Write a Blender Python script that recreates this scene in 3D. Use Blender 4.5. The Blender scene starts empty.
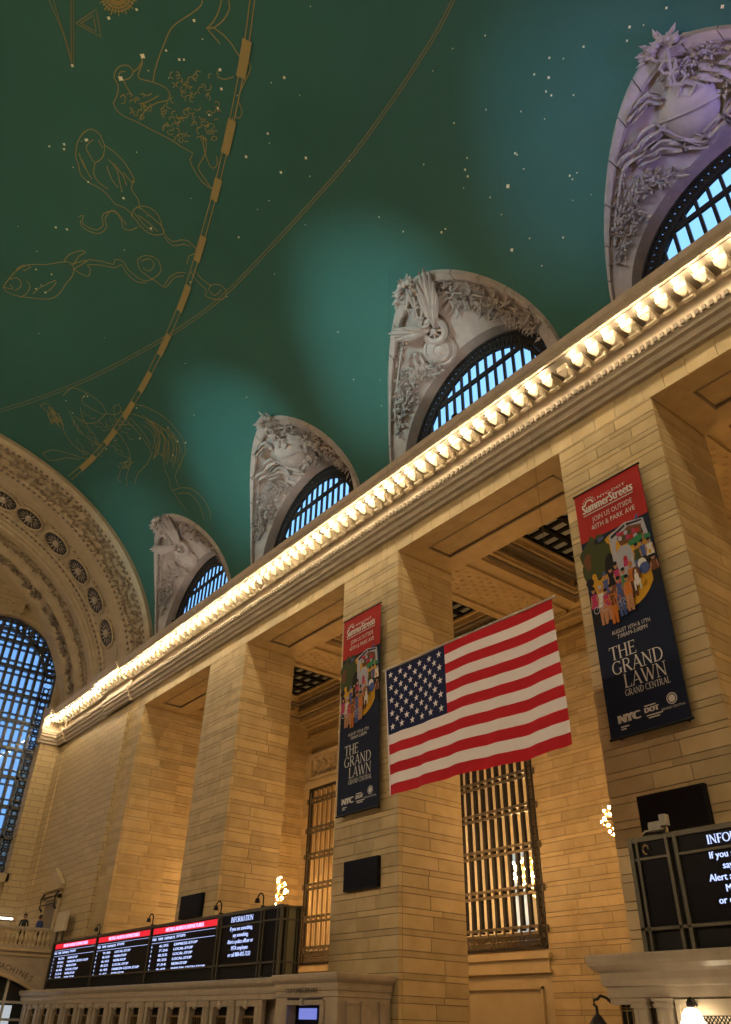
import bpy, bmesh, math, random
from mathutils import Vector, Matrix
R = random.Random(7)
SC = bpy.context.scene
COL = SC.collection
PI = math.pi
S, EYE = 18.0, 1.65          # 18 m from the eye to the long wall; eye height

# ------------------------------------------------------------------ camera
FPX, YAW, PITCH, ROLL = 778.86, -0.919983, 0.588211, 0.027370
_f = Vector((math.sin(YAW)*math.cos(PITCH), math.cos(YAW)*math.cos(PITCH), math.sin(PITCH)))
_r = Vector((math.cos(YAW), -math.sin(YAW), 0)); _u = _r.cross(_f)
CR = math.cos(ROLL)*_r + math.sin(ROLL)*_u
CU = -math.sin(ROLL)*_r + math.cos(ROLL)*_u
CF = _f
cam = bpy.data.cameras.new('camera'); camo = bpy.data.objects.new('camera', cam); COL.objects.link(camo)
camo.matrix_world = Matrix(((CR.x, CU.x, -CF.x, 0), (CR.y, CU.y, -CF.y, 0), (CR.z, CU.z, -CF.z, EYE), (0, 0, 0, 1)))
cam.sensor_fit = 'HORIZONTAL'; cam.sensor_width = 36; cam.lens = 36*FPX/731
cam.clip_start = 0.1; cam.clip_end = 500
SC.camera = camo

# ------------------------------------------------------------------ light levels
SKY = (0.24, 0.50, 0.95); SKY_STRENGTH = 1.35
BULB = 175.0            # cornice bulbs
OPPOSITE = 350.0        # bulbs of the cornice on the other side of the hall
CHAND = 195.0            # bulbs of the passage chandeliers
UPLIGHT = 20000.0        # floodlights on the cornice
EXPOSURE = 0.6
w = bpy.data.worlds.new('dusk_sky'); SC.world = w; w.use_nodes = True
bg = w.node_tree.nodes['Background']; bg.inputs[0].default_value = (*SKY, 1); bg.inputs[1].default_value = SKY_STRENGTH
vs = SC.view_settings
vs.view_transform = 'Standard'; vs.look = 'None'; vs.gamma = 1; vs.use_curve_mapping = False; vs.exposure = EXPOSURE

# ------------------------------------------------------------------ helpers
def V(x, y, z): return Vector((S*x, S*y, S*z + EYE))

def ray(px, py):
    return (CF + CR*((px-365.5)/FPX) - CU*((py-512)/FPX))

VA, VB, VZ0, VN = 1.04, 0.86, 0.974, 2.2       # vault section
def yv(z):
    k = min(max((z-VZ0)/VB, 0), 1)
    return VA*(1-k**VN)**(1/VN)
def on_vault(px, py, off=0.0):
    d = ray(px, py); lo, hi = 0.1, 9.0
    for _ in range(50):
        m = (lo+hi)/2
        f = (abs(d.y*m)/(VA-off))**VN + (max(d.z*m-VZ0, 0)/(VB-off))**VN - 1
        if f > 0: hi = m
        else: lo = m
    return d*lo

class MB:
    """collects vertices (metres) and faces for ONE mesh object"""
    def __init__(s): s.v = []; s.f = []; s.m = []
    def add(s, vs, fs, mat=0):
        o = len(s.v); s.v += [tuple(v) for v in vs]
        for f in fs: s.f.append(tuple(i+o for i in f)); s.m.append(mat)
    def box(s, x0, x1, y0, y1, z0, z1, mat=0):           # metres
        s.add([(x0,y0,z0),(x1,y0,z0),(x1,y1,z0),(x0,y1,z0),(x0,y0,z1),(x1,y0,z1),(x1,y1,z1),(x0,y1,z1)],
              [(0,3,2,1),(4,5,6,7),(0,1,5,4),(1,2,6,5),(2,3,7,6),(3,0,4,7)], mat)
    def ub(s, x0, x1, y0, y1, z0, z1, mat=0):            # wall units
        s.box(S*x0, S*x1, S*y0, S*y1, S*z0+EYE, S*z1+EYE, mat)
    def prism_x(s, prof, x0, x1, mat=0):                 # profile (y,z) metres swept along x
        n = len(prof)
        s.add([(x0,y,z) for y,z in prof]+[(x1,y,z) for y,z in prof],
              [(i,(i+1)%n,n+(i+1)%n,n+i) for i in range(n)]+[tuple(range(n))[::-1], tuple(range(n,2*n))], mat)
    def prism_y(s, prof, y0, y1, mat=0):                 # profile (x,z)
        n = len(prof)
        s.add([(x,y0,z) for x,z in prof]+[(x,y1,z) for x,z in prof],
              [(i,(i+1)%n,n+(i+1)%n,n+i) for i in range(n)]+[tuple(range(n)), tuple(range(n,2*n))[::-1]], mat)
    def tube(s, pts, r, n=6, mat=0, cap=True):
        pts = [Vector(p) for p in pts]; rings = []
        for i, p in enumerate(pts):
            t = (pts[min(i+1,len(pts)-1)]-pts[max(i-1,0)]).normalized()
            a = t.cross(Vector((0,0,1)))
            if a.length < 1e-3: a = t.cross(Vector((1,0,0)))
            a.normalize(); b = t.cross(a)
            rr = r[i] if isinstance(r, (list, tuple)) else r
            rings.append([p + a*rr*math.cos(2*PI*k/n) + b*rr*math.sin(2*PI*k/n) for k in range(n)])
        vs = [v for rg in rings for v in rg]
        fs = [(i*n+k, i*n+(k+1)%n, (i+1)*n+(k+1)%n, (i+1)*n+k) for i in range(len(pts)-1) for k in range(n)]
        if cap: fs += [tuple(range(n))[::-1], tuple(range((len(pts)-1)*n, len(pts)*n))]
        s.add(vs, fs, mat)
    def lathe(s, prof, c=(0,0,0), n=16, mat=0, M=None):  # profile (r,z) round z
        vs = []
        for r, z in prof:
            for k in range(n):
                p = Vector((r*math.cos(2*PI*k/n), r*math.sin(2*PI*k/n), z))
                if M: p = M @ p
                vs.append(p + Vector(c))
        fs = [(i*n+k, i*n+(k+1)%n, (i+1)*n+(k+1)%n, (i+1)*n+k) for i in range(len(prof)-1) for k in range(n)]
        s.add(vs, fs, mat)
    def build(s, name, mats, parent=None, smooth=False, kind=None):
        me = bpy.data.meshes.new(name); me.from_pydata(s.v, [], s.f)
        if not isinstance(mats, (list, tuple)): mats = [mats]
        for m in mats: me.materials.append(m)
        if len(mats) > 1: me.polygons.foreach_set('material_index', s.m)
        if smooth: me.polygons.foreach_set('use_smooth', [True]*len(me.polygons))
        me.update()
        o = bpy.data.objects.new(name, me); COL.objects.link(o)
        if parent: o.parent = parent
        if kind: o['kind'] = kind
        return o

def empty(name, loc=(0,0,0), parent=None):
    o = bpy.data.objects.new(name, None); COL.objects.link(o); o.location = loc
    o.empty_display_size = 0.3
    if parent: o.parent = parent
    return o
def tag(o, label=None, cat=None, group=None, kind=None):
    if label: o['label'] = label
    if cat: o['category'] = cat
    if group: o['group'] = group
    if kind: o['kind'] = kind
    return o
def inst(name, mesh, loc, parent=None, scale=None, rot=None):
    o = bpy.data.objects.new(name, mesh); COL.objects.link(o); o.location = loc
    if scale: o.scale = scale
    if rot: o.rotation_euler = rot
    if parent: o.parent = parent
    return o
def rebase(root):
    """move an Empty to its given place: children were made in world metres"""
    for c in root.children: c.matrix_parent_inverse = root.matrix_world.inverted()
def at_base(root, loc):
    root.location = loc
    for c in root.children: c.location = Vector(c.location) - Vector(loc)

# ------------------------------------------------------------------ materials
MATS = {}
def mat(name, col, rough=0.6, metal=0.0, noise=None, bump=0.0, rnd=0.0, emit=None, estr=0.0, spec=0.5, nscale=4.0, detail=4):
    m = bpy.data.materials.new(name); m.use_nodes = True
    nt = m.node_tree; b = nt.nodes['Principled BSDF']
    b.inputs['Base Color'].default_value = (*col, 1); b.inputs['Roughness'].default_value = rough
    b.inputs['Metallic'].default_value = metal; b.inputs['Specular IOR Level'].default_value = spec
    if noise or rnd or bump:
        tc = nt.nodes.new('ShaderNodeTexCoord')
        geo = nt.nodes.new('ShaderNodeNewGeometry')
        nz = nt.nodes.new('ShaderNodeTexNoise'); nz.inputs['Scale'].default_value = nscale; nz.inputs['Detail'].default_value = detail
        nt.links.new(geo.outputs['Position'], nz.inputs['Vector'])
        src = None
        if noise:
            mx = nt.nodes.new('ShaderNodeMix'); mx.data_type = 'RGBA'
            mx.inputs[6].default_value = (*col, 1); mx.inputs[7].default_value = (*noise, 1)
            rp = nt.nodes.new('ShaderNodeMapRange'); rp.inputs[1].default_value = 0.35; rp.inputs[2].default_value = 0.7
            nt.links.new(nz.outputs['Fac'], rp.inputs[0]); nt.links.new(rp.outputs[0], mx.inputs[0]); src = mx.outputs[2]
        if rnd:
            oi = nt.nodes.new('ShaderNodeObjectInfo'); hv = nt.nodes.new('ShaderNodeHueSaturation')
            mr = nt.nodes.new('ShaderNodeMapRange'); mr.inputs[3].default_value = 1-rnd; mr.inputs[4].default_value = 1+rnd*0.7
            nt.links.new(oi.outputs['Random'], mr.inputs[0]); nt.links.new(mr.outputs[0], hv.inputs['Value'])
            if src: nt.links.new(src, hv.inputs['Color'])
            else: hv.inputs['Color'].default_value = (*col, 1)
            src = hv.outputs['Color']
        if src: nt.links.new(src, b.inputs['Base Color'])
        if bump:
            bp = nt.nodes.new('ShaderNodeBump'); bp.inputs['Strength'].default_value = bump; bp.inputs['Distance'].default_value = 0.03
            nt.links.new(nz.outputs['Fac'], bp.inputs['Height']); nt.links.new(bp.outputs[0], b.inputs['Normal'])
    if emit:
        b.inputs['Emission Color'].default_value = (*emit, 1); b.inputs['Emission Strength'].default_value = estr
    MATS[name] = m
    return m
def mat_pane(name, tint, gloss=0.12, trans=0.9):
    m = bpy.data.materials.new(name); m.use_nodes = True; nt = m.node_tree
    for n in list(nt.nodes): nt.nodes.remove(n)
    o = nt.nodes.new('ShaderNodeOutputMaterial'); t = nt.nodes.new('ShaderNodeBsdfTransparent'); t.inputs[0].default_value = (*[c*trans for c in tint], 1)
    g = nt.nodes.new('ShaderNodeBsdfGlossy'); g.inputs['Roughness'].default_value = 0.05; g.inputs[0].default_value = (.9,.9,.9,1)
    mx = nt.nodes.new('ShaderNodeMixShader'); mx.inputs[0].default_value = gloss
    nt.links.new(t.outputs[0], mx.inputs[1]); nt.links.new(g.outputs[0], mx.inputs[2]); nt.links.new(mx.outputs[0], o.inputs[0])
    return m
def mat_courses(name, col, mortar, vertical_plane='XZ'):
    """stone courses too far away to tell apart: fine relief in the material"""
    m = mat(name, col, 0.6, rnd=0.0); nt = m.node_tree; b = nt.nodes['Principled BSDF']
    geo = nt.nodes.new('ShaderNodeNewGeometry'); sp = nt.nodes.new('ShaderNodeSeparateXYZ'); cb = nt.nodes.new('ShaderNodeCombineXYZ')
    ad = nt.nodes.new('ShaderNodeMath'); ad.operation = 'ADD'
    nt.links.new(geo.outputs['Position'], sp.inputs[0]); nt.links.new(sp.outputs['X'], ad.inputs[0]); nt.links.new(sp.outputs['Y'], ad.inputs[1])
    nt.links.new(ad.outputs[0], cb.inputs[0]); nt.links.new(sp.outputs['Z'], cb.inputs[1])
    bt = nt.nodes.new('ShaderNodeTexBrick'); bt.inputs['Scale'].default_value = 1.0
    bt.inputs['Brick Width'].default_value = 1.5; bt.inputs['Row Height'].default_value = 0.4055; bt.inputs['Mortar Size'].default_value = 0.018
    bt.inputs['Color1'].default_value = (*col, 1); bt.inputs['Color2'].default_value = (*[c*0.86 for c in col], 1); bt.inputs['Mortar'].default_value = (*mortar, 1)
    nt.links.new(cb.outputs[0], bt.inputs['Vector']); nt.links.new(bt.outputs['Color'], b.inputs['Base Color'])
    bp = nt.nodes.new('ShaderNodeBump'); bp.inputs['Strength'].default_value = 0.5; bp.inputs['Distance'].default_value = 0.02; bp.invert = True
    nt.links.new(bt.outputs['Fac'], bp.inputs['Height']); nt.links.new(bp.outputs[0], b.inputs['Normal'])
    return m
STONE = (0.52, 0.395, 0.215)
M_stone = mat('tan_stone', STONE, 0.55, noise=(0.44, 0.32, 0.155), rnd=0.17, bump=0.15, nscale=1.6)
M_mortar = mat('stone_joint', (0.16, 0.11, 0.065), 0.9)
M_course = mat_courses('far_stone_courses', STONE, (0.22, 0.16, 0.1))
M_smooth = mat('smooth_tan_stone', (0.51, 0.40, 0.24), 0.55, noise=(0.44, 0.34, 0.19), bump=0.05, nscale=1.2)
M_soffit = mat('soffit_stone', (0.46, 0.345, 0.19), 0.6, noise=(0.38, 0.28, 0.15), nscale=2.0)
M_corn = mat('cornice_stone', (0.47, 0.39, 0.30), 0.55, noise=(0.40, 0.33, 0.25), nscale=2.5)
M_dark = mat('carved_dark_stone', (0.20, 0.16, 0.12), 0.7)
M_lun = mat('lunette_plaster', (0.46, 0.385, 0.34), 0.65, noise=(0.37, 0.31, 0.28), bump=0.2, nscale=2.2)
M_green = mat('green_ceiling_paint', (0.029, 0.122, 0.100), 0.6, noise=(0.025, 0.106, 0.088), nscale=0.25, spec=0.3)
M_gold = mat('gold_ceiling_paint', (0.27, 0.21, 0.07), 0.5)
M_goldp = mat('pale_gold_line', (0.17, 0.15, 0.065), 0.5)
M_star = mat('ceiling_star', (0.75, 0.68, 0.45), 0.5, emit=(1, 0.9, 0.6), estr=0.05)
M_bronze = mat('dark_bronze', (0.022, 0.018, 0.016), 0.55, spec=0.25)
M_brass = mat('aged_brass', (0.30, 0.20, 0.09), 0.4, metal=0.7)
M_pane = mat_pane('window_pane', (0.85, 0.95, 1.0), 0.06, 0.9)
M_paneg = mat_pane('end_window_glass', (0.8, 0.9, 1.0), 0.06, 0.55)
M_panei = mat_pane('grille_glass', (0.95, 0.9, 0.8), 0.22, 0.95)
M_skyl = mat('skylight_pane', (0.30, 0.33, 0.34), 0.25)
M_black = mat('black_metal', (0.008, 0.008, 0.009), 0.5, spec=0.15)
M_bulb = mat('bulb_glow', (1, 0.9, 0.7), 0.5, emit=(1.0, 0.79, 0.48), estr=BULB)
M_obulb = mat('opposite_bulb_glow', (1, 0.9, 0.7), 0.5, emit=(1.0, 0.82, 0.56), estr=OPPOSITE)
M_cbulb = mat('chandelier_bulb_glow', (1, 0.9, 0.7), 0.5, emit=(1.0, 0.57, 0.21), estr=CHAND)
M_booth = mat('booth_marble', (0.42, 0.35, 0.27), 0.28, noise=(0.36, 0.29, 0.22), nscale=3.0)
M_frame = mat('board_frame', (0.10, 0.088, 0.062), 0.45, metal=0.4)
M_screen = mat('screen_black', (0.004, 0.004, 0.008), 0.3, spec=0.12)
M_tile = mat('floor_marble', (0.42, 0.37, 0.30), 0.35, noise=(0.36, 0.31, 0.25))
def flat(name, col, rough=0.75): return mat(name, col, rough, spec=0.25)
def glow(name, col, s): return mat(name, (0.01,0.01,0.01), 0.4, emit=col, estr=s)
G_txt = glow('screen_text_blue', (0.48, 0.58, 1.0), 1.0)
G_red = glow('screen_header_red', (0.75, 0.012, 0.03), 0.75)
G_pur = glow('screen_header_text', (0.90, 0.55, 1.0), 0.95)

# ------------------------------------------------------------------ text
ALL_TEXT = ['GO','SummerStreets','NYC DOT','JOIN US OUTSIDE','40TH & PARK AVE','AUGUST 10TH & 17TH','7:00AM-3:00PM','NYC','DOT','GRAND CENTRAL',
 'If you see something,','say something.','Alert a police officer or','MTA employee','or call 888-692-7233','METRO-NORTH DEPARTURES','TRK  TIME  DEPARTS','STOPS',
 'NON-STOP','LOCAL-STOP','EXPRESS-STOP','HARLEM-125TH STOP'] + list('0123456789:TICKEMACHINESUORV ')
TEXT_CACHE = {}
def _fill_text():
    """outlines of all the lettering, read once from the built-in font while the scene is still empty"""
    c = bpy.data.curves.new('t', 'FONT'); c.size = 1.0; c.resolution_u = 2
    o = bpy.data.objects.new('t', c); COL.objects.link(o)
    for t in set(ALL_TEXT):
        c.body = t; bpy.context.view_layer.update()
        me = bpy.data.meshes.new_from_object(o.evaluated_get(bpy.context.evaluated_depsgraph_get()))
        TEXT_CACHE[t] = ([tuple(v.co) for v in me.vertices], [tuple(p.vertices) for p in me.polygons]); bpy.data.meshes.remove(me)
    bpy.data.objects.remove(o); bpy.data.curves.remove(c)
_fill_text()
def text_poly(txt, size):
    if txt in TEXT_CACHE: vs, fs = TEXT_CACHE[txt]
    else:
        vs, fs, x = [], [], 0.0
        for ch in txt:
            v, f = TEXT_CACHE.get(ch, ((), ()))
            if not v: x += .3; continue
            lo = min(q[0] for q in v); hi = max(q[0] for q in v); n = len(vs)
            vs = vs+[(q[0]-lo+x, q[1], 0) for q in v]; fs = fs+[tuple(i+n for i in g) for g in f]; x += hi-lo+.07
    return [(v[0]*size, v[1]*size, 0) for v in vs], fs
def put_text(mb, txt, x, z, size, y, width=None, align='L', mat=0, plane='Y', bold=0.0):
    vs, fs = text_poly(txt, size)
    if not vs: return
    x0 = min(v[0] for v in vs); x1 = max(v[0] for v in vs)
    k = width/(x1-x0) if width else 1.0
    wd = (x1-x0)*k
    ox = x if align == 'L' else (x-wd/2 if align == 'C' else x-wd)
    for dx in ((0,) if not bold else (-bold, 0, bold)):
        if plane == 'Y': q = [(ox+(v[0]-x0)*k+dx, y-dx*0.02, z+v[1]) for v in vs]
        else: q = [(y, ox+(v[0]-x0)*k+dx, z+v[1]) for v in vs]
        mb.add(q, fs, mat)
# serif capitals: strokes (x0,z0,x1,z1,width) in a unit-high box, arcs (cx,cz,rx,rz,a0,a1,width)
TH, TN = 0.12, 0.055
def _sf(x, z, l=0.13): return (x-l, z, x+l, z, 0.035)
GL = {
 'T': (0.72, [(.36,0,.36,1,TH),(.02,.975,.70,.975,.05),_sf(.36,.018),(.035,1,.02,.8,.04),(.685,1,.70,.8,.04)], []),
 'H': (0.82, [(.15,0,.15,1,TH),(.67,0,.67,1,TH),(.15,.52,.67,.52,TN),_sf(.15,.018),_sf(.67,.018),_sf(.15,.982),_sf(.67,.982)], []),
 'E': (0.66, [(.16,0,.16,1,TH),(.04,.975,.58,.975,.05),(.16,.52,.48,.52,TN),(.04,.025,.62,.025,.05),(.57,1,.58,.82,.04),(.48,.62,.48,.42,.035),(.6,0,.63,.2,.04)], []),
 'F': (0.62, [(.16,0,.16,1,TH),(.04,.975,.58,.975,.05),(.16,.5,.46,.5,TN),(.57,1,.58,.82,.04),(.46,.6,.46,.4,.035),_sf(.16,.018)], []),
 'L': (0.62, [(.16,0,.16,1,TH),(.04,.025,.58,.025,.05),(.56,0,.59,.22,.04),_sf(.16,.982)], []),
 'I': (0.32, [(.16,0,.16,1,TH),_sf(.16,.018),_sf(.16,.982)], []),
 'N': (0.84, [(.14,0,.14,1,TN),(.68,0,.68,1,TN),(.12,.99,.69,.01,TH),_sf(.14,.018),_sf(.68,.982),_sf(.1,.982,.08)], []),
 'M': (0.98, [(.12,0,.16,1,TN),(.84,0,.80,1,TH),(.16,.98,.47,.05,TH),(.47,.05,.80,.98,TN),_sf(.12,.018),_sf(.84,.018)], []),
 'A': (0.82, [(.10,0,.42,1,TN),(.40,1,.72,0,TH),(.20,.33,.60,.33,TN),_sf(.1,.018,.11),_sf(.72,.018,.12)], []),
 'W': (1.10, [(.08,1,.32,0,TH),(.32,0,.54,.9,TN),(.52,.95,.78,0,TH),(.78,0,1.0,1,TN),_sf(.08,.982,.1),_sf(1.0,.982,.09)], []),
 'D': (0.84, [(.15,0,.15,1,TH),(.04,.975,.34,.975,.05),(.04,.025,.34,.025,.05)], [(.32,.5,.40,.475,-90,90,.09)]),
 'R': (0.78, [(.15,0,.15,1,TH),(.04,.975,.36,.975,.05),(.15,.5,.38,.5,.05),(.36,.5,.70,0,TH),_sf(.15,.018),_sf(.72,.018,.08)], [(.34,.738,.24,.237,-90,90,.08)]),
 'G': (0.86, [(.70,.1,.70,.42,TH),(.56,.42,.82,.42,.035),(.72,.96,.72,.74,.035)], [(.44,.5,.36,.47,48,312,.09)]),
 'C': (0.80, [(.70,.96,.70,.72,.035)], [(.44,.5,.36,.47,48,312,.09)]),
 'O': (0.88, [], [(.44,.5,.37,.47,0,360,.095)]),
 ' ': (0.34, [], []),
}
def serif(mb, txt, x, z, h, y, width=None, mat=0, align='L', bold=1.0):
    tot = sum(GL[c][0] for c in txt); k = (width/tot) if width else h
    x0 = x if align == 'L' else x-tot*k/2
    lay = 0
    for c in txt:
        wd, st, ar = GL[c]
        segs = [((a,b),(p,q),t*bold) for a,b,p,q,t in st]
        for cx,cz,rx,rz,a0,a1,t in ar:
            n = 14
            for i in range(n):
                u, v = math.radians(a0+(a1-a0)*i/n), math.radians(a0+(a1-a0)*(i+1)/n)
                th = t*bold*(0.55+0.6*abs(math.cos((u+v)/2)))
                segs.append(((cx+rx*math.cos(u),cz+rz*math.sin(u)),(cx+rx*math.cos(v),cz+rz*math.sin(v)),th))
        for (a,b),(p,q),t in segs:
            dx, dz = p-a, q-b; l = math.hypot(dx,dz) or 1
            if abs(dx) > abs(dz)*4: nx, nz = 0, t/2
            elif abs(dz) > abs(dx)*0.6 and not ar: nx, nz = t/2, 0
            else: nx, nz = -dz/l*t/2, dx/l*t/2
            lay += 1; yy = y-0.00002*(lay%50)
            P = [(a+nx,b+nz),(a-nx,b-nz),(p-nx,q-nz),(p+nx,q+nz)]
            mb.add([(x0+u*k, yy, z+v*h) for u,v in P], [(0,1,2,3)], mat)
        x0 += wd*k

# ================================================================== STRUCTURE
XC = [-0.267+0.681*1, -0.267, -0.947, -1.628, -2.313]          # bay centres (first one beside the camera)
PIERS = [(-0.031, 0.176), (-0.709, -0.505), (-1.391, -1.184), (-2.077, -1.863)]
ZL = 0.928            # lintel soffit
XEND = -3.42          # end wall
YR = 1.167            # back of the piers
YB = 1.686            # back wall of the passage
XR = 1.30             # wall behind the camera

# floor
fb = MB(); fb.box(S*XEND-3, S*XR, -19.5, S*2.35, -0.3, 0.0)
tag(fb.build('floor', M_tile), kind='structure')

# unit stone block, bevelled a little
def unit_block():
    mb = MB(); e = 0.03
    mb.add([(-.5,-.5,-.5),(.5,-.5,-.5),(.5,.5,-.5),(-.5,.5,-.5),(-.5,-.5,.5),(.5,-.5,.5),(.5,.5,.5),(-.5,.5,.5)],
           [(0,3,2,1),(4,5,6,7),(0,1,5,4),(1,2,6,5),(2,3,7,6),(3,0,4,7)])
    me = bpy.data.meshes.new('stone_block'); me.from_pydata(mb.v, [], mb.f); me.materials.append(M_stone); return me
ME_BLOCK = unit_block()
TALL, SHORT = 0.42, 0.191
ZTOPL = S*ZL+EYE
def course_list(zlo, zhi):
    out = []; z = 2.41+ -0.0; k = 0
    z = 1.359+EYE - 10*(TALL+SHORT)
    while z < zhi:
        for h in (SHORT, TALL):
            z0, z1 = z, z+h; z = z1
            if z1 > zlo+0.05 and z0 < zhi-0.05: out.append((max(z0,zlo), min(z1,zhi), h))
    return out
def lay_stones(parent, axis, plane, u0, u1, zlo, zhi, rng, depth=0.16, gap=0.02, tall_len=(1.0,1.7)):
    """axis 'x': face towards -y at y=plane, running along x; axis 'y': face towards +x at x=plane, running along y"""
    n = 0
    for z0, z1, h in course_list(zlo, zhi):
        L = u1-u0; lo, hi = tall_len if h == TALL else (tall_len[0]*1.2, tall_len[1]*1.3)
        m = max(1, round(L/rng.uniform(lo, hi)))
        cuts = sorted([u0+L*(i+rng.uniform(-.28,.28))/m for i in range(1, m)])
        cuts = [u0]+cuts+[u1]
        for a, b in zip(cuts, cuts[1:]):
            ga = gap/2 if a > u0+1e-6 else 0; gb = gap/2 if b < u1-1e-6 else 0
            sz = z1-z0-gap; pr = rng.uniform(0, 0.005)
            if axis == 'x': inst('stone_block', ME_BLOCK, ((a+ga+b-gb)/2, plane-pr+depth/2, (z0+z1)/2), parent, (b-a-ga-gb, depth, sz))
            else: inst('stone_block', ME_BLOCK, (plane+pr-depth/2, (a+ga+b-gb)/2, (z0+z1)/2), parent, (depth, b-a-ga-gb, sz))
            n += 1
    return n

# piers of the long wall: dark joint core plus separate facing stones
for i, (xa, xb) in enumerate(PIERS):
    c = MB(); c.box(S*xa+.03, S*xb-.03, S+.03, S*YR-.02, 0, ZTOPL+.3)
    p = tag(c.build('wall_pier', M_mortar), kind='structure')
    rng = random.Random(50+i)
    zlo = EYE-0.7
    lay_stones(p, 'x', S, S*xa, S*xb, zlo, ZTOPL, rng, tall_len=(1.1,1.5))
    lay_stones(p, 'y', S*xb, S+.165, S*YR, zlo, ZTOPL, rng, tall_len=(1.2,1.7))
# corner pier at the far end and its pilasters
c = MB(); c.box(S*-3.39, S*-2.55-.03, S+.03, S*YR-.02, 0, ZTOPL)
p4 = tag(c.build('wall_corner_pier', M_course), kind='structure')
rng = random.Random(77)
lay_stones(p4, 'x', S, S*-2.66, S*-2.55, EYE-.7, ZTOPL, rng, tall_len=(1.1,1.5))
lay_stones(p4, 'y', S*-2.55, S+.165, S*YR, EYE-.7, ZTOPL, rng, tall_len=(1.2,1.7))
c = MB(); c.box(S*-2.86, S*-2.66, S-.22, S+.05, 0, ZTOPL); c.box(S*-3.39, S*-3.31, S-.16, S+.05, 0, ZTOPL)
tag(c.build('wall_pilasters', M_course), kind='structure')
c = MB(); c.box(S*-3.39, S*-2.86, S-.06, S+.06, 0, ZTOPL)
tag(c.build('wall_corner', M_course), kind='structure')

# beam over the openings with upright joints, frieze and cornice
XA, XBm = -3.40, XR
lb = MB(); lb.box(S*XA, S*XBm, S+.03, S*YR, ZTOPL+.30, S*1.05+EYE)
beam = tag(lb.build('wall_beam', M_mortar), kind='structure')
ZA0, ZA1 = ZTOPL, S*0.969+EYE
x = S*-2.66; rng = random.Random(5)
while x < S*0.45:
    L = rng.uniform(.75, 1.15); inst('lintel_block', ME_BLOCK, (x+L/2, S+.08-rng.uniform(0,.006), (ZA0+ZA1)/2), beam, (L-.016, .16, ZA1-ZA0-.006)); x += L
fb = MB(); fb.box(S*-3.39, S*-2.66, S, S+.1, ZA0, ZA1); fb.box(S*.45, S*XBm, S, S+.1, ZA0, ZA1)
tag(fb.build('beam_face', M_course, beam))

def cornice_profile(y0, sgn=1):
    """(y,z) closed outline from the beam up; y0 = wall face, sgn=+1 projects to -y"""
    u = lambda p, z: (y0 - sgn*p*S, S*z+EYE)
    return [u(-.02,.969), u(.010,.969), u(.010,.978), u(.018,.980), u(.018,.992), u(.026,.994), u(.026,1.002), u(.030,1.004),
            u(.030,1.016), u(.018,1.022), u(.015,1.026), u(.015,1.062), u(.022,1.068), u(.074,1.068), u(.078,1.070), u(.078,1.079),
            u(.083,1.083), u(.086,1.089), u(.088,1.094), u(.0,1.1165), u(-.02,1.1165)]
cb = MB(); cb.prism_x(cornice_profile(S), S*XA, S*XBm)
corn = tag(cb.build('trim_1', M_corn), kind='structure')
corn['label'] = 'carved stone cornice with bulbs running along the long wall'
# ressauts of the cornice over the pilasters
for a, b, dy in ((-2.87, -2.65, .20), (-3.40, -3.30, .15)):
    r = MB(); r.prism_x(cornice_profile(S-dy), S*a, S*b); r.build('cornice_break', M_corn, corn)
# dentils under the frieze and egg shapes on the top edge (too small to pick apart)
d = MB(); x = S*-3.38
while x < S*.5:
    d.box(x, x+.13, S*.966, S*.975, S*1.004+EYE, S*1.014+EYE); x += .24
d.build('dentil_course', M_dark, corn, kind='stuff')
d = MB(); x = S*-3.38
while x < S*.5:
    z0 = S*1.0715+EYE
    d.add([(x,S*.9222,z0),(x+.2,S*.9222,z0),(x+.2,S*.9222,z0+.12),(x,S*.9222,z0+.12),(x+.1,S*.9205,z0+.02),(x+.1,S*.9205,z0+.1)],
          [(0,1,4),(1,2,5,4),(2,3,5),(3,0,4,5)]); x += .27
d.build('egg_moulding', M_corn, corn, kind='stuff')
M_brk = mat('bracket_stone', (0.44, 0.37, 0.27), 0.5)
d = MB(); d.ub(-3.39, .6, .927, .983, 1.0665, 1.0682); d.build('soffit_shade_strip', mat('soffit_shade', (0.13, 0.105, 0.08), 0.7), corn)  # flat strip, shade of the gaps between brackets painted into its dark colour
# brackets with a bulb each
def bracket_mesh():
    mb = MB(); n = 9
    prof = [(0,0),(0,-.14),(.04,-.22),(.12,-.28),(.22,-.33),(.34,-.36),(.44,-.40),(.48,-.42)]   # (depth from the front, height)
    pts = []
    for wv, k in ((.15,1.0),):
        left = [(-(.15+.05*math.sin(i*1.1)), d_, z_) for i,(d_,z_) in enumerate(prof)]
        right = [(-x_, d_, z_) for x_, d_, z_ in left]
        m = len(prof)
        top = [(-.2, .0, 0), (.2, .0, 0), (.2, .78, 0), (-.2, .78, 0)]
        mb.add(left+right, [(i, i+1, m+i+1, m+i) for i in range(m-1)])
        # sides: fan to the top edge
        for sgn, row in ((-1,left),(1,right)):
            t = [(sgn*.17, d_, 0) for _, d_, _ in row]
            mb.add(row+t, [(i, m+i, m+i+1, i+1) if sgn < 0 else (i, i+1, m+i+1, m+i) for i in range(m-1)])
        mb.box(-.21, .21, -.03, .80, -.07, .0)
        # scroll rolls front and back
        for cy, cz, rr in ((.06,-.15,.08),(.40,-.36,.07)):
            mb.tube([(-.19,cy,cz),(.19,cy,cz)], rr, 8)
        # leaf tongue
        mb.add([(-.1,.0,-.17),(.1,.0,-.17),(.12,.12,-.32),(0,.2,-.40),(-.12,.12,-.32)], [(0,1,2,3,4)])
    me = bpy.data.meshes.new('cornice_bracket'); me.from_pydata(mb.v, [], mb.f); me.materials.append(M_brk); return me
ME_BR = bracket_mesh()
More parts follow.
